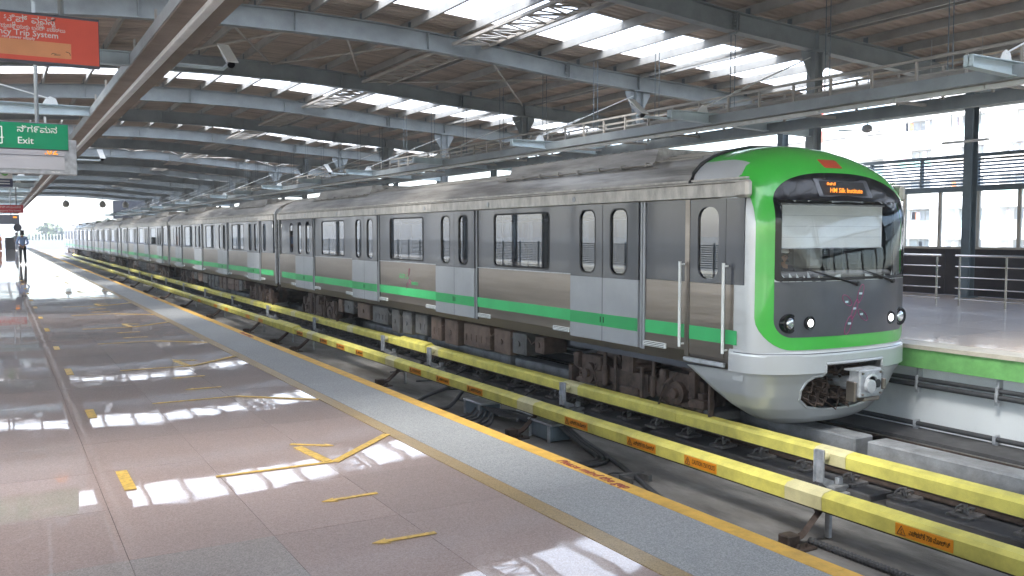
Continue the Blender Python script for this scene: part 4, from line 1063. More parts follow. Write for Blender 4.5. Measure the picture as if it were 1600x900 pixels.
# cross bracing in some bays
for i in (1, 7, 12, 17):
    ya, yb = RY[i]+.1, RY[i+1]-.1
    for xa, xb in ((-3.4, 1.2), (4.1, 6.9), (6.9, 9.55), (10.5, 15.2)):
        for p, q in ((xa, xb), (xb, xa)): MB().tube([(p, ya, rtop(p)-.06), (q, yb, rtop(q)-.06)], .03, 6).build('brace', M['rod'], can)
for i in range(2, 20):
    ya, yb = RY[i]+.12, RY[i+1]-.12
    MB().box(15.27, 15.33, ya, yb, rtop(15.3)-.07, rtop(15.3)-.01).build('tie_beam', M['purlin'], can)
for x in (22.35, -10.75):
    MB().prism([(x-.18, 4.86), (x+.12, 4.86), (x+.12, 5.25), (x+.10, 5.25), (x+.10, 4.88), (x-.16, 4.88), (x-.16, 5.25), (x-.18, 5.25)], 'y', PY0, PY1).build('eaves_gutter', M['steelblue_d'], can)
# dark panel and round lamps at the far end
MB().box(12.2, 19, RY[-1]-.2, RY[-1]-.1, 3.4, 5.6).build('end_panel', M['signframe'], can)

# ================================================================== service beams under the roof
def service(name, xs, z, lab, arms, fix, wide):
    e = empty(name, (xs[0], 13.4, z), lab, 'service beam', 'service beams above the platform edges')
    return e
nb = service('service_beam', (1.67,), 3.9, 'straight brown-grey cable channel with lamp strip hanging over the near platform edge', None, None, 0)
def chan(x0, x1, z0, z1, par, mt, nm, ya=-12, yb=116):
    t_ = .012; mb = MB()
    mb.box(x0, x0+t_, ya, yb, z0, z1); mb.box(x0+t_, x1, ya, yb, z1-t_, z1); mb.box(x0+t_, x1, ya, yb, z0, z0+t_); mb.build(nm, mt, par)
trough = mat('weathered_brown_channel', (.27,.225,.19), .6, var=.2, scale=2, dirt=.25)
chan(1.66, 1.83, 3.90, 4.05, nb, M['steelblue'], 'channel'); MB().box(1.672, 2.16, -12, 116, 3.885, 3.898).build('tray_soffit', trough, nb)
MB().box(2.16, 2.20, -12, 116, 3.885, 4.0).build('tray_lip', trough, nb)
lm = MB(); lm.cbox(-.05, .05, -.74, .74, -.035, .03, .008); LMH = lm.mesh('lamp_housing', M['white'])
tb = MB().tube([(-.02, -.70, -.045), (-.02, .70, -.045)], .010, 6).mesh('lamp_tube', M['white'])
for k in range(70):
    place('lamp_housing', LMH, nb, (1.92, 2.6+1.5*k, 3.85)); 
for k in range(64):
    place('lamp_hanger', MB().box(-.012, .012, -.03, .03, 0, 2).mesh('lamp_hanger', M['rod']) if k == 0 else bpy.data.meshes['lamp_hanger'], nb, (1.75, RY[5]-9+1.9*k, 4.052), scale=(1, 1, .0+.12))
fb = service('service_walkway', (12.2,), 3.8, 'double blue-grey service walkway with handrails hanging above the train and far platform edge', None, None, 1)
fb['group'] = 'service beams above the platform edges'
chan(12.30, 12.42, 3.74, 3.92, fb, M['steelblue'], 'channel'); 
for k in range(74): place('lamp_housing', LMH, fb, (12.52, 2.6+1.5*k, 3.705))
MB().box(12.44, 12.62, -12, 116, 3.745, 3.757).build('tray_soffit', M['mullion'], fb)
chan(13.9, 14.05, 3.66, 3.86, fb, M['steelblue'], 'channel')
cbm = MB().box(0, 1.47, -.025, .025, 0, .05).mesh('crossbar', M['rod'])
for k in range(50): place('crossbar', cbm, fb, (12.425, 2.2+1.9*k, 3.76))
hr = MB().box(-.02, .02, -.02, .02, 0, .54).mesh('handrail_post', M['rod'])
for x in (13.0, 13.7):
    MB().box(x-.022, x+.022, -8, 116, 4.36, 4.40).build('handrail', M['rod'], fb)
    for k in range(80): place('handrail_post', hr, fb, (x, 1.6+.86*k, 3.812 if x < 13.5 else 3.812))
MB().box(13.02, 13.68, -8, 116, 4.12, 4.15).build('cable_tray', M['purlin'], fb)
hg = MB().tube([(0, 0, 0), (0, 0, 1)], .009, 5).mesh('hanger_rod', M['steelblue_d'])
for k in range(44):
    for dx in (0, .12):
        place('hanger_rod', hg, fb, (13.3+dx, 4.1+2.45*k, 4.1), scale=(1, 1, rtop(13.3)-4.1))
# bracket arms from the columns to the beams, with stay rods
def arm(x0, x1, y, zt, par, s):
    """x0 = column side, x1 = free tip"""
    mb = MB(); sgn = 1 if x1 > x0 else -1
    for dz0, dz1, hw in ((-.26, -.24, .07), (-.0, .02, .07)): pass
    P_ = [(x0, zt-.28), (x0, zt), (x1, zt), (x1, zt-.14)]
    mb.prism(P_, 'y', y-.006, y+.006)
    mb.box(x0, x1, y-.07, y+.07, zt+.001, zt+.014)
    mb.add([(x0, y-.07, zt-.28), (x0, y+.07, zt-.28), (x1, y+.07, zt-.14), (x1, y-.07, zt-.14), (x0, y-.07, zt-.294), (x0, y+.07, zt-.294), (x1, y+.07, zt-.154), (x1, y-.07, zt-.154)],
           [(0,1,2,3),(4,5,6,7),(0,1,5,4),(1,2,6,5),(2,3,7,6),(3,0,4,7)])
    mb.box(x1, x1-sgn*.012, y-.07, y+.07, zt-.15, zt)
    mb.build('bracket_arm', M['palearm'], par)
    xm = x1+(x0-x1)*.22; z2 = rbot(x0)-.15
    g_ = MB(); g_.prism([(xm-.14, zt+.015), (xm+.14, zt+.015), (xm+.10, zt+.13), (xm, zt+.17), (xm-.08, zt+.12)], 'y', y-.006, y+.006); g_.build('stay_lug', M['white'], par)
    r_ = MB(); r_.tube([(xm, y, zt+.12), (x0, y, z2)], .014, 6)
    a = Vector((xm, y, zt+.12)); b = Vector((x0, y, z2))
    for f in (.28, .36): p = a.lerp(b, f); q = a.lerp(b, f+.05); r_.tube([p, q], .032, 6)
    r_.build('stay_rod', M['white'], par)
for i, y in enumerate(RY[4:]):
    arm(-3.55, 2.25, y, 4.07 if i != 99 else 4, nb, 1)
    arm(15.15, 11.3, y, 3.73+.22, fb, -1)

def cctv(tip, root, lab, far=False):
    e = empty('cctv_camera', tip, lab, 'camera', 'security cameras on arms above the platform edges')
    MB().tube([root, (tip[0]-.06*(1 if tip[0] > root[0] else -1), tip[1], root[2]), (tip[0], tip[1], tip[2]-.02)], .028, 8).build('pipe_arm', M['palearm'], e, True)
    x, y, z = tip; c = MB()
    d = Vector((.12, -.75, -.65)).normalized(); p = Vector(tip)+Vector((0, 0, .09))
    c.tube([p-d*.17, p+d*.17], [.05, .055], 12); c.build('camera_body', M['galv'], e, True)
    MB().tube([p+d*.191, p+d*.20], .055, 12).build('camera_lens', M['gloss'], e)
    sh = MB(); q = d.cross(Vector((0, 0, 1))).normalized()*.085; up = Vector((0, 0, .085))
    sh.add([p-d*.2-q+up*.6, p-d*.2+q+up*.6, p+d*.28+q+up*.9, p+d*.28-q+up*.9, p-d*.2-q+up*1.0, p-d*.2+q+up*1.0, p+d*.28+q+up*1.1, p+d*.28-q+up*1.1], [(0,1,2,3),(4,5,6,7),(0,1,5,4),(1,2,6,5),(2,3,7,6),(3,0,4,7)])
    sh.build('sun_shield', M['white'], e)
cctv((2.98, 13.42, 4.05), (2.2, 13.42, 3.97), 'white security camera on a grey pipe arm right of the red sign')
cctv((3.0, 31.75, 4.02), (2.2, 31.75, 3.95), 'white security camera on a pale arm right of the grey display board')
cctv((10.55, 13.5, 3.84), (11.3, 13.5, 3.8), 'grey security camera above the front end of the train roof')
cctv((10.6, 31.8, 3.84), (11.3, 31.8, 3.8), 'pale security camera high above the second half of the first car')

# ================================================================== hanging signs
def sign_box(name, x0, x1, y, z0, z1, face, lab, cat, poles, th=.09, frame=.03, top=True):
    e = empty(name, ((x0+x1)/2, y, z0), lab, cat)
    MB().cbox(x0, x1, y, y+th, z0, z1, .006).build('housing', M['signframe'], e)
    MB().box(x0+frame*.3, x1-frame*.3, y-.004, y-.0005, z0+frame, z1-frame).build('face_panel', face, e)
    for px in poles:
        MB().tube([(px, y+th/2, z1), (px, y+th/2, 5.72), (px, RY[4]+.1 if y < 13 else RY[5]+.05, 5.76)] if y < 30 else [(px, y+th/2, z1), (px, y+th/2, rbot(px)+.5)], .035, 10).build('hanger_pole', M['steelblue'], e, True)
    return e
y = 12.3
rs = sign_box('red_sign', -1.6, 1.18, y, 3.63, 4.235, M['red'], 'long red hanging sign with white Kannada and English lettering and an orange patch', 'sign', (-1.2, .76))
LY = y-.0055
MB().cbox(-1.5, .86, LY-.002, LY, 3.715, 3.90, .004).build('orange_patch', M['orange_patch'], rs)
def twidth(t_, size):
    return max([v.co.x for v in text_mesh(t_, size, M['signwhite'], .001).vertices] or [0])
def kannada(par, words, size, xr, z, y_, gap=.35):
    """words from the right; each is (letters, [(second consonant, letters before it, scale)]), drawn below the line"""
    for w_, subs in reversed(words):
        wd = twidth(w_, size); xr -= wd; lettering(w_, size, M['signwhite'], par, (xr, y_, z))
        for c_, pre, sc_ in subs: lettering(c_, size*sc_, M['signwhite'], par, (xr+twidth(pre, size)-size*.32, y_-.001, z-size*.36))
        xr -= size*gap
kannada(rs, [('ತುತು೯', []), ('ಟಿಪ್', [('ರ', 'ಟಿ', .5)]), ('ವವಸೆ', [('ಯ', 'ವ', .55), ('ಥ', 'ವವಸ', .5)])], .112, .69, 4.105, LY)
kannada(rs, [('ವಿದುಚಕಿಯನು', [('ಯ', 'ವಿದ', .55), ('ತ', 'ವಿದುಚಕ', .55), ('ನ', 'ವಿದುಚಕಿಯನ', .55)]), ('ಬಂದ್', []), ('ಮಾಡಲು', [])], .058, .80, 4.03, LY)
lettering('Emergency Trip System', .098, M['signwhite'], rs, (.725, LY, 3.952), align='RIGHT', extrude=.002)
lettering('to switch off third rail power supply', .05, M['signwhite'], rs, (.47, LY, 3.908), align='RIGHT')
sc = MB(); sc.tube([(.64, LY-.003, 3.755), (.66, LY-.003, 3.77), (.70, LY-.003, 3.765), (.67, LY-.003, 3.75), (.74, LY-.003, 3.757)], .003, 4); sc.tube([(.80, LY-.003, 3.80), (.84, LY-.003, 3.79), (.85, LY-.003, 3.76)], .003, 4); sc.build('scribble', M['ink'], rs)
y = 18.0
ex = sign_box('exit_sign', -1.6, 1.17, y, 3.07, 3.55, M['signgreen'], 'green hanging exit sign with white lettering above the grey display board', 'sign', (-1.2, .68), frame=.018)
LY = y-.0055
lettering('ನಿಗ೯ಮನ', .15, M['signwhite'], ex, (.36, LY, 3.375)); lettering('Exit', .165, M['signwhite'], ex, (.36, LY, 3.17), extrude=.002)
ic = MB()
for a, b in (((-.02, 3.16), (.13, 3.16)), ((.13, 3.16), (.13, 3.45)), ((.13, 3.45), (-.1, 3.45)), ((-.02, 3.42), (.05, 3.34)), ((.05, 3.34), (.09, 3.26)), ((.09, 3.26), (.16, 3.26)), ((.0, 3.36), (.05, 3.28)), ((.05, 3.28), (-.04, 3.22))):
    ic.tube([(a[0], LY, a[1]), (b[0], LY, b[1])], .009, 4)
ic.build('door_symbol', M['signwhite'], ex)
y = 19.0
db = empty('train_display', (0, y, 2.6), 'large grey hanging train information display directly behind the green exit sign', 'display board')
MB().cbox(-1.7, 1.37, y, y+.18, 2.70, 3.36, .01).build('housing', M['galv'], db)
MB().box(-1.6, 1.16, y-.006, y-.0005, 2.79, 3.30).build('display_face', M['signgrey'], db)
MB().box(-1.6, 1.16, y-.010, y-.0065, 3.045, 3.052).build('divider', M['signframe'], db)
lettering('.02', .19, M['led'], db, (.82, y-.012, 3.075), extrude=.001)
lettering('Silk Inst', .045, M['signwhite'], db, (.93, y-.012, 2.735))
for px in (-1.27, .72): MB().tube([(px, y+.09, 3.36), (px, y+.09, 5.74)], .03, 8).build('hanger_pole', M['steelblue'], db, True)
MB().box(.84, .88, y+.2, y+.24, 3.36, 3.8).build('bracket', M['white'], db)
# smaller hanging signs farther along
y = 40.
s1 = empty('platform_sign', (.2, y, 3.6), 'small square platform number sign with green disc hanging from the pale arm', 'sign')
MB().cbox(.07, .60, y, y+.06, 3.74, 4.97*0+4.16+.75*0+.62*0+.0, .01).build('panel', M['signwhite'], s1)
MB().lathe([(.12, 0), (.12, -.006)], (.34, y, 3.96), axis='y', n=20).build('green_disc', mat('light_green_disc', (.16,.50,.12), .4), s1)
lettering('1', .14, M['signwhite'], s1, (.31, y-.008, 3.91))
MB().cbox(.07, .60, y, y+.06, 3.42, 3.735, .01).build('blue_panel', mat('dark_blue_panel', (.05,.06,.13), .4), s1)
for q in (3.62, 3.52): MB().box(.16, .5, y-.004, y-.0005, q, q+.035).build('text_bar', M['signwhite'], s1)
MB().tube([(.34, y+.03, 4.16), (.34, y+.03, rbot(.3)+.45)], .03, 8).build('hanger_pole', M['galv'], s1)
y = 52.
s2 = sign_box('red_sign', -1.8, 1.22, y, 2.66, 3.06, mat('deep_red_sign', (.55,.04,.06), .4), 'distant narrow red hanging sign above a dark display, left edge of the view', 'sign', (-1.2, .9), frame=.01)
lettering('ತುರ್ತು ಟ್ರಿಪ್ ವ್ಯವಸ್ಥೆ', .13, M['signwhite'], s2, (1.1, y-.006, 2.90), align='RIGHT'); lettering('Emergency Trip System', .11, M['signwhite'], s2, (1.1, y-.006, 2.74), align='RIGHT')
y = 56.
s3 = empty('train_display', (0, y, 2.3), 'distant dark display board with lit orange corner below the small red sign', 'display board')
MB().cbox(-1.7, 1.1, y, y+.15, 2.12, 2.64, .01).build('housing', M['signframe'], s3); MB().box(.80, .98, y-.006, y-.0005, 2.46, 2.54).build('lit_panel', M['led'], s3)
for px in (-1.1, .7): MB().tube([(px, y+.09, 2.64), (px, y+.09, rbot(px)+.5)], .03, 8).build('hanger_pole', M['steelblue'], s3, True)
y = 54.
rm = empty('round_mirror', (.9, y, 0), 'round grey disc on a thin post behind the standing guard', 'mirror')
MB().lathe([(.20, 0), (.20, .02), (.17, .035)], (.96, y, 1.92), axis='y', n=24).build('disc', M['signframe'], rm); MB().tube([(.96, y+.05, 0), (.96, y+.05, 1.75)], .022, 8).build('post', M['galv'], rm)
for k, (x, lab) in enumerate(((6.9, 'leftmost'), (10.7, 'middle'), (13.15, 'rightmost'))):
    e = empty('round_lamp', (x, 113, 4.8), lab+' of the three round dark lamps hanging at the far end of the roof', 'lamp', 'round lamps at the far roof end')
    MB().lathe([(.05, .42), (.2, .36), (.36, .1), (.37, -.1), (.26, -.3), (.1, -.36)], (x, 113, 5.0), n=20).build('shade', M['mullion'], e, True); MB().tube([(x, 113, 5.4), (x, 113, rtop(x))], .03, 6).build('rod', M['signframe'], e)

# ================================================================== far platform: wall, windows, louvres, railing, fans
fw = empty('boundary_screen', (21.4, 10, 0), 'far platform screen wall with dark panels below, windows and dark louvres above', 'wall')
for k in range(60):
    MB().cbox(21.4, 21.5, -12+2.2*k, -12+2.2*k+2.19, 0, 1.19, .005).build('parapet_panel', M['parapet'], fw)
MB().box(21.36, 21.52, -12, 116, 1.191, 1.25).build('sill', M['mullion'], fw)
MB().box(21.36, 21.52, -12, 116, 2.66, 2.80).build('transom', M['steelblue_d'], fw)
MB().box(21.36, 21.52, -12, 116, 3.52, 3.60).build('top_rail', M['steelblue_d'], fw)
mm = MB().box(-.03, .03, -.045, .045, 1.251, 2.659).mesh('mullion', M['mullion'])
pm = MB().box(-.004, .004, .046, 1.004, 1.252, 2.658).mesh('window_pane', M['pane'])
for k in range(66):
    place('mullion', mm, fw, (21.44, 4.1+1.05*k-8.4, 0)); place('window_pane', pm, fw, (21.44, 4.1+1.05*k-8.4, 0))
lv = MB()
for q in range(8): lv.prism([(-.045, 2.835+.086*q), (-.03, 2.825+.086*q), (.045, 2.872+.086*q), (.03, 2.882+.086*q)], 'y', .02, 1.55)
LV = lv.mesh('louvre_blades', M['steelblue_d']); lp = MB().box(-.05, .05, -.03, .03, 2.801, 3.519).mesh('louvre_post', M['steelblue_d'])
ls = MB().prism([(-.045, 0), (-.03, -.01), (.045, .037), (.03, .047)], 'y', .032, 1.54).mesh('louvre_slat', M['steelblue_d'])
for k in range(44):
    yk = 2.6+1.57*k-9.42; place('louvre_post', lp, fw, (21.44, yk, 0))
    if 3 <= k < 20:
        for q in range(8): place('louvre_slat', ls, fw, (21.44, yk, 2.835+.086*q))
    else: place('louvre_panel', LV, fw, (21.44, yk, 0))
nw = empty('boundary_screen', (-9.9, 10, 0), 'low dark louvred wall along the back of the near platform', 'wall')
nl = MB()
for q in range(11): nl.box(-.02, .02, .03, 1.97, .12+.095*q, .165+.095*q)
nl = nl.mesh('louvre_panel', M['steelblue_d']); np_ = MB().box(-.04, .04, -.03, .03, 0, 1.2).mesh('louvre_post', M['steelblue_d'])
for k in range(64): place('louvre_panel', nl, nw, (-9.7, -10+2*k, 0)); place('louvre_post', np_, nw, (-9.7, -10+2*k, 0))
def railing(x, y0, y1, lab):
    e = empty('railing', (x, (y0+y1)/2, 0), lab, 'railing', 'stainless railings on the far platform')
    n = max(1, round((y1-y0)/1.05))
    for k in range(n+1):
        yy = y0+(y1-y0)*k/n; MB().tube([(x, yy, 0), (x, yy, 1.1)], .024, 8).build('post', M['chrome'], e, True)
    for z, r_ in ((1.1, .027), (.86, .014), (.62, .014), (.38, .014), (.14, .014)): MB().tube([(x, y0-.1, z), (x, y1+.1, z)], r_, 8).build('rail', M['chrome'], e, True)
railing(18.3, 3.6, 11.95, 'stainless railing at the right edge of the view before the dark wall'); railing(18.3, 12.5, 20.9, 'stainless railing on the far platform just right of the train front')
def fan(x, y, z, a0, lab):
    e = empty('ceiling_fan', (x, y, z), lab, 'ceiling fan', 'ceiling fans over the far platform')
    MB().lathe([(.04, .12), (.11, .08), (.12, -.02), (.06, -.07)], (x, y, z), n=16).build('motor', M['galv'], e, True)
    for q in range(3):
        a = R(a0+120*q); b_ = MB(); b_.prism([(.10, -.035), (.62, -.065), (.64, .06), (.10, .035)], 'z', -.006, .006)
        place('blade', b_.mesh('blade', M['galv']), e, (x, y, z), (R(6), 0, a))
    MB().tube([(x, y, z+.12), (x, y, rtop(x)-.0)], .014, 6).build('rod', M['galv'], e)
fan(17.6, 13.9, 4.0, 10, 'ceiling fan hanging just right of the train roof against the bright sky'); fan(18.0, 7.2, 3.95, 50, 'ceiling fan at the far right under the eaves')
e = empty('tube_light', (18, 11.7, 3.6), 'slim white tube light fitting hanging in front of the slate column', 'lamp')
MB().cbox(17.95, 18.05, 11.2, 12.25, 3.53, 3.58, .01).build('fitting', M['white'], e)
for yy in (11.4, 12.05): MB().tube([(18, yy, 3.58), (18, yy, rtop(18))], .008, 5).build('wire', M['galv'], e)
e = empty('oval_lamp', (17.6, 12.3, 4.3), 'small cream oval lamp below the service walkway on the right', 'lamp')
MB().lathe([(.03, .06), (.17, .03), (.19, 0), (.12, -.05), (.03, -.06)], (17.6, 12.3, 4.28), n=20).build('shade', M['mullion'], e, True); MB().tube([(17.6, 12.3, 4.34), (17.6, 12.3, rtop(17.6))], .01, 5).build('rod', M['galv'], e)

# ================================================================== people
def skinmesh(name, joints, edges, mt, parent, sub=2):
    """joints: list of (pos, radius or (rx, ry))"""
    me = bpy.data.meshes.new(name); me.from_pydata([j[0] for j in joints], edges, [])
    ob = bpy.data.objects.new(name, me); COL.objects.link(ob)
    sk_ = ob.modifiers.new('skin', 'SKIN'); me.materials.append(mt)
    for i, j in enumerate(joints):
        r_ = j[1] if isinstance(j[1], tuple) else (j[1], j[1]); me.skin_vertices[0].data[i].radius = r_
    me.skin_vertices[0].data[0].use_root = True
    sk_.use_smooth_shade = True; s_ = ob.modifiers.new('sub', 'SUBSURF'); s_.levels = sub; s_.render_levels = sub
    dg = bpy.context.evaluated_depsgraph_get(); m2 = bpy.data.meshes.new_from_object(ob.evaluated_get(dg)); bpy.data.objects.remove(ob)
    m2.name = name; m2.polygons.foreach_set('use_smooth', [True]*len(m2.polygons))
    o = bpy.data.objects.new(name, m2); COL.objects.link(o); o.parent = parent; return o
def person(loc, h, lab, shirt, trousers, pose='behind', rz=0, skirt=None):
    e = empty('person', loc, lab, 'person'); e.rotation_euler = (0, 0, rz); e.scale = (.88, .95, 1); k = h/1.72
    V = lambda x, y, z: (x*k, y*k, z*k)
    if pose == 'behind': el = [V(-.30, -.06, 1.12), V(.30, -.06, 1.12)]; ha = [V(-.05, -.16, .98), V(.05, -.16, .96)]
    else: el = [V(-.28, .02, 1.12), V(.28, .02, 1.12)]; ha = [V(-.22, .14, .92), V(.24, .1, .9)]
    hand = lambda p, s: [(p[0]+s*.02*k, p[1], p[2]-.08*k)]
    J = [(V(0,0,.95), .12*k), (V(0,0,1.15), .115*k), (V(0,0,1.38), .13*k), (V(0,.0,1.48), .055*k), (V(0,.01,1.55), .06*k), (V(0,.015,1.63), .10*k), (V(0,.01,1.70), .06*k),
         (V(-.19,0,1.40), .055*k), (el[0], .042*k), (ha[0], .026*k), (V(.19,0,1.40), .055*k), (el[1], .042*k), (ha[1], .026*k),
         (V(-.10,0,.88), .085*k), (V(-.11,.01,.48), .058*k), (V(-.12,-.02,.09), .04*k), (V(-.13,.10,.04), .035*k),
         (V(.10,0,.88), .085*k), (V(.12,.01,.48), .058*k), (V(.14,-.02,.09), .04*k), (V(.15,.10,.04), .035*k)]
    E_ = [(0,1),(1,2),(2,3),(3,4),(4,5),(5,6),(2,7),(7,8),(8,9),(2,10),(10,11),(11,12),(0,13),(13,14),(14,15),(15,16),(0,17),(17,18),(18,19),(19,20)]
    for b_, s in ((9, -1), (12, 1)):                                    # hands with fingers
        p = Vector(J[b_][0]); i0 = len(J); J.append((tuple(p+Vector((s*-.01, 0, -.05))*k), .022*k)); E_.append((b_, i0))
        for q in range(4):
            J.append((tuple(p+Vector((s*(-.03+.018*q), .005, -.12+.006*abs(q-1.5)))*k), .008*k)); E_.append((i0, len(J)-1))
        J.append((tuple(p+Vector((s*-.045, .015, -.08))*k), .009*k)); E_.append((i0, len(J)-1))
    skinmesh('body', J, E_, M['skin'], e)
    skinmesh('shirt', [(V(0,0,.93), .150*k), (V(0,0,1.12), .145*k), (V(0,0,1.36), .155*k), (V(0,0,1.46), .07*k), (V(-.19,0,1.40), .075*k), (el[0], .058*k), (tuple((Vector(el[0])+Vector(ha[0]))/2), .05*k), (V(.19,0,1.40), .075*k), (el[1], .058*k), (tuple((Vector(el[1])+Vector(ha[1]))/2), .05*k)],
             [(0,1),(1,2),(2,3),(2,4),(4,5),(5,6),(2,7),(7,8),(8,9)], shirt, e)
    if skirt: 
        mb = MB(); mb.lathe([(.17*k, .95*k), (.2*k, .7*k), (.24*k, .1*k), (.22*k, .06*k)], (0, 0, 0), n=16); o = place('skirt', mb.mesh('skirt', skirt, True), None, (0, 0, 0)); o.parent = e
    else:
        skinmesh('trousers', [(V(0,0,.96), .145*k), (V(-.10,0,.86), .105*k), (V(-.11,.01,.48), .08*k), (V(-.12,-.01,.08), .07*k), (V(.10,0,.86), .105*k), (V(.12,.01,.48), .08*k), (V(.14,-.01,.08), .07*k)], [(0,1),(1,2),(2,3),(0,4),(4,5),(5,6)], trousers, e)
    skinmesh("hair", [(V(0,-.04,1.64), .108*k), (V(0,-.015,1.71), .08*k), (V(0,-.045,1.57), .085*k)], [(0,1),(0,2)], M['hair'], e)
    f = MB()
    for s in (-1, 1): f.lathe([(.012*k, 0), (.012*k, .008*k)], V(s*.035, .105, 1.635), axis='y', n=8)
    o = place('eyes', f.mesh('eyes', M['ink']), None); o.parent = e
    f = MB(); f.prism([(-.012*k, 1.59*k), (.012*k, 1.59*k), (0, 1.635*k)], 'y', .09*k, .13*k); o = place('nose', f.mesh('nose', M['skin']), None); o.parent = e
    return e
person((1.13, 52.5, 0), 1.72, 'guard in blue shirt and black trousers seen from behind, hands behind the back', M['shirt'], M['trouser'])
person((.2, 97, 0), 1.6, 'distant person in orange clothes at the left edge of the view', M['sari'], M['trouser'], 'front', 2.5, skirt=M['sari'])
person((1.62, 98, 0), 1.7, 'distant person in pale grey shirt standing just left of the guard', M['shirtgrey'], M['shirtgrey'], 'front', 1.0)
# driver in the cab
dr_ = person((9.02, 8.42, .20), 1.62, 'driver with white cap and dark jacket sitting behind the windscreen', mat('dark_jacket', (.04,.03,.05), .8), M['trouser'], 'front', math.pi)
dr_.scale = (.85, .85, .70)
cp_ = MB(); cp_.lathe([(.11, 0), (.12, .03), (.10, .09), (.03, .11)], (0, 0, 0), n=14); o = place('cap', cp_.mesh('cap', M['white_cloth'], True)); o.parent = dr_; o.location = (0, -.01, 1.60)
# dark kiosk near the far end
kb = MB().cbox(.7, 1.6, 104, 104.6, 0, 1.25, .02); tag(kb.build('equipment_cabinet', M['black']), 'low black cabinet standing between the two distant people', 'cabinet')
e = empty('scarf', (0, 0, 0), None, None); bpy.data.objects.remove(e)

# ================================================================== world outside
def apartment(x, y0, y1, z0, z1, mt, lab, bays, floors, fh=3.1, zoff=0.):
    e = empty('apartment_block', (x, (y0+y1)/2, z0), lab, 'building')
    d = 10
    w = (y1-y0)/bays
    # facade built of floor bands and piers so that the balconies are real recesses
    for f in range(floors+1):
        z = z0+f*fh+zoff; MB().box(x, x+d, y0, y1, z-.9, z+.25).build('floor_band', mt, e)
    for b in range(bays+1):
        yb = y0+w*b; MB().box(x+.003, x+d, yb-.8, yb+.8, z0, z1).build('pier', mt, e)
    MB().box(x+1.6, x+d-.1, y0+.1, y1-.1, z0, z1-.1).build('core', mt, e)
    MB().box(x-.2, x+d+.2, y0-.3, y1+.3, z1, z1+.5).build('parapet', mt, e)
    rn = random.Random(int(y0))
    wm = MB().box(-.03, 0, -1.3, 1.3, 0, 1.5).mesh('window', M['winglass']); fm = MB()
    for q in (-1.32, -.42, .42, 1.32): fm.box(-.06, -.031, q-.04, q+.04, -.02, 1.52)
    fm.box(-.06, -.031, -1.36, 1.36, 1.5, 1.58); fm = fm.mesh('window_frame', M['mullion'])
    for f in range(floors):
        for b in range(bays):
            yb = y0+w*(b+.5); z = z0+f*fh+zoff
            o = place('window', wm, e, (x+1.59, yb, z+.55)); place('frame', fm, o, (x+1.59, yb, z+.55))
            MB().box(x-.02, x+.03, yb-w/2+.82, yb+w/2-.82, z+.26, z+.95).build('balcony_rail', M['balcony'] if (f+b) % 3 == 0 else M['mullion'], e)
            if rn.random() < .6:
                for q in range(rn.randint(2, 4)):
                    c = rn.choice(['white_cloth', 'white_cloth', 'shirtgrey', 'faded_cloth', 'sari']); yy = yb-1.5+rn.random()*2.6
                    MB().box(x+.3, x+.34, yy, yy+.45, z+1.1, z+1.9).build('laundry', M[c], e)
    return e
apartment(83, 40, 62.5, -11, 16, M['bldg'], 'white apartment block with balconies and laundry behind the far platform windows', 4, 8, zoff=-.2+.8)
apartment(86, 64, 88, -11, 13, M['bldg2'], 'pale cream apartment block just right of the train behind the louvres', 4, 7, zoff=.3)
apartment(84, 8, 38, -11, 19, M['bldg'], 'white apartment block farthest right, seen through the last windows', 5, 9, zoff=.2)
# red and white mast
mt_ = empty('radio_mast', (92, 76, -11), 'thin red and white mast rising behind the far roofs', 'mast')
for k in range(10): MB().tube([(84, 72.5, 8+1.4*k), (84, 72.5, 9.4+1.4*k)], .12, 6).build('mast_section', M['red'] if k % 2 else M['white'], mt_)
apartment(-6, 270, 282, -11, 12, M['bldg'], 'pale tower block beyond the far end of the platform', 2, 7)
# viaduct deck beyond the station and its parapets
struct('viaduct_deck', MB().box(-8, 14, 118.01, 400, -2.4, -1.63), M['concrete_l'])
for x, lab in ((13.2, 'right'), (-6, 'left')):
    tag(MB().cbox(x, x+.2, 118.2, 380, -1.629, .1, .02).build('viaduct_parapet', M['parapetfar']), 'long low concrete parapet on the '+lab+' side of the track beyond the station', 'parapet wall')
tag(MB().cbox(-5.7, 13.1, 205, 205.3, -1.629, .35, .02).build('viaduct_parapet', M['parapetfar']), 'grey parapet crossing the view beyond the last car', 'parapet wall')
pf = empty('fence', (10, 210, -1.6), 'pale picket fence on the parapet beyond the last car', 'fence')
for k in range(20): MB().box(6+.55*k*1.1, 6.12+.55*k*1.1, 208, 208.1, .0, 1.6).build('picket', M['white'], pf)
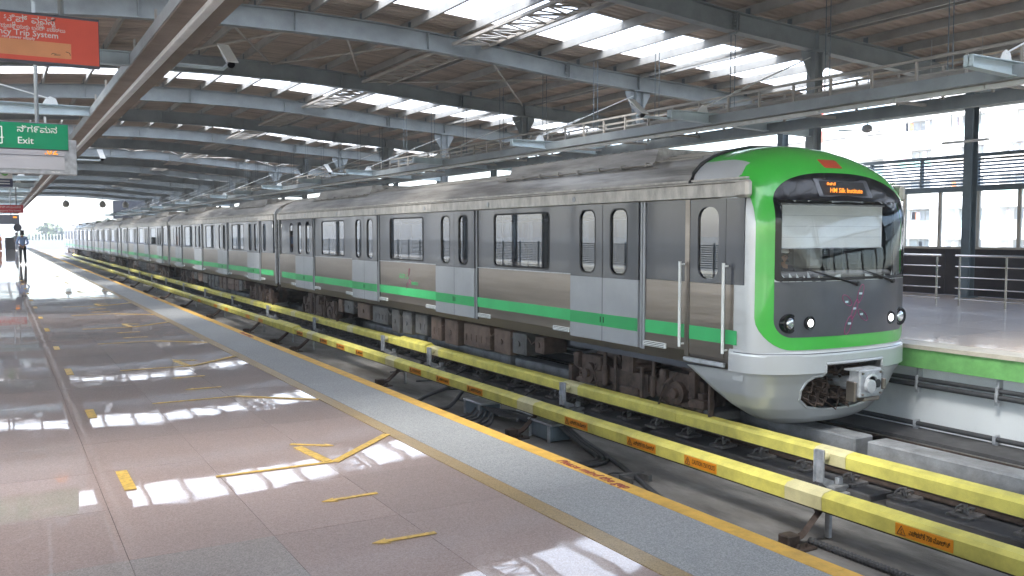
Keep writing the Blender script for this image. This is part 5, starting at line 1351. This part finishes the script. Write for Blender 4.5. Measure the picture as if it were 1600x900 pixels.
# trees beyond the end of the line
def leafcloud(name, c, rx, ry, rz, n, parent, sz, seed):
    rn = random.Random(seed); mb = MB(); lobes = [(rn.uniform(-.6, .6), rn.uniform(-.6, .6), rn.uniform(-.5, .6), rn.uniform(.35, .6)) for _ in range(9)]
    for _ in range(n):
        l = rn.choice(lobes)
        while True:
            p = Vector((rn.uniform(-1, 1), rn.uniform(-1, 1), rn.uniform(-1, 1)))
            if .25 < p.length < 1: break
        p = Vector((l[0], l[1], l[2]))+p*l[3]; q = Vector((c[0]+p.x*rx, c[1]+p.y*ry, c[2]+p.z*rz))
        a = Vector((rn.uniform(-1, 1), rn.uniform(-1, 1), rn.uniform(-1, 1))).normalized(); b = a.orthogonal().normalized(); s = sz*rn.uniform(.6, 1.4)
        mb.add([q-a*s, q+b*s*.6, q+a*s, q-b*s*.6], [(0, 1, 2, 3)])
    return mb.build(name, M['leafmat'], parent)
for i, (x, y, h, r_, lab) in enumerate(((15, 240, 13.5, 7, 'tall green tree beyond the last car, leftmost of the trees'), (24, 236, 14.5, 7.5, 'broad green tree directly behind the last car'), (33, 250, 16, 8, 'highest green tree behind the train roof'),
                                       (6.5, 255, 11.5, 5, 'low green tree left of the train beyond the parapet'), (43, 245, 15, 8, 'green tree farthest right beyond the train'))):
    t_ = empty('tree', (x, y, -11), lab, 'tree')
    MB().tube([(x, y, -11), (x+.2, y, -6), (x-.2, y, -11+h*.7)], [.45, .32, .15], 8).build('trunk', M['bark'], t_)
    MB().tube([(x, y, -6), (x+2, y+1, -2), (x+3, y+1, 0)], [.2, .14, .06], 6).build('branch', M['bark'], t_)
    leafcloud('crown', (x, y, -11+h*.72), r_, r_, h*.42, 2600, t_, .55, 10+i)

# ------------------------------------------------------------------ haze
hm = bpy.data.materials.new('whitening_haze'); hm.use_nodes = True; t = hm.node_tree; t.nodes.clear(); o_ = t.nodes.new('ShaderNodeOutputMaterial'); pv = t.nodes.new('ShaderNodeVolumePrincipled')
pv.inputs['Color'].default_value = (.95, .97, 1, 1); pv.inputs['Density'].default_value = .0022; pv.inputs['Anisotropy'].default_value = .3  # thin scattering volume, added to whiten the far end and lift its shadows
t.links.new(pv.outputs[0], o_.inputs['Volume'])
hz = tag(MB().box(-150, 150, -60, 400, -13, 30).build('whitening_haze', hm), kind='stuff')
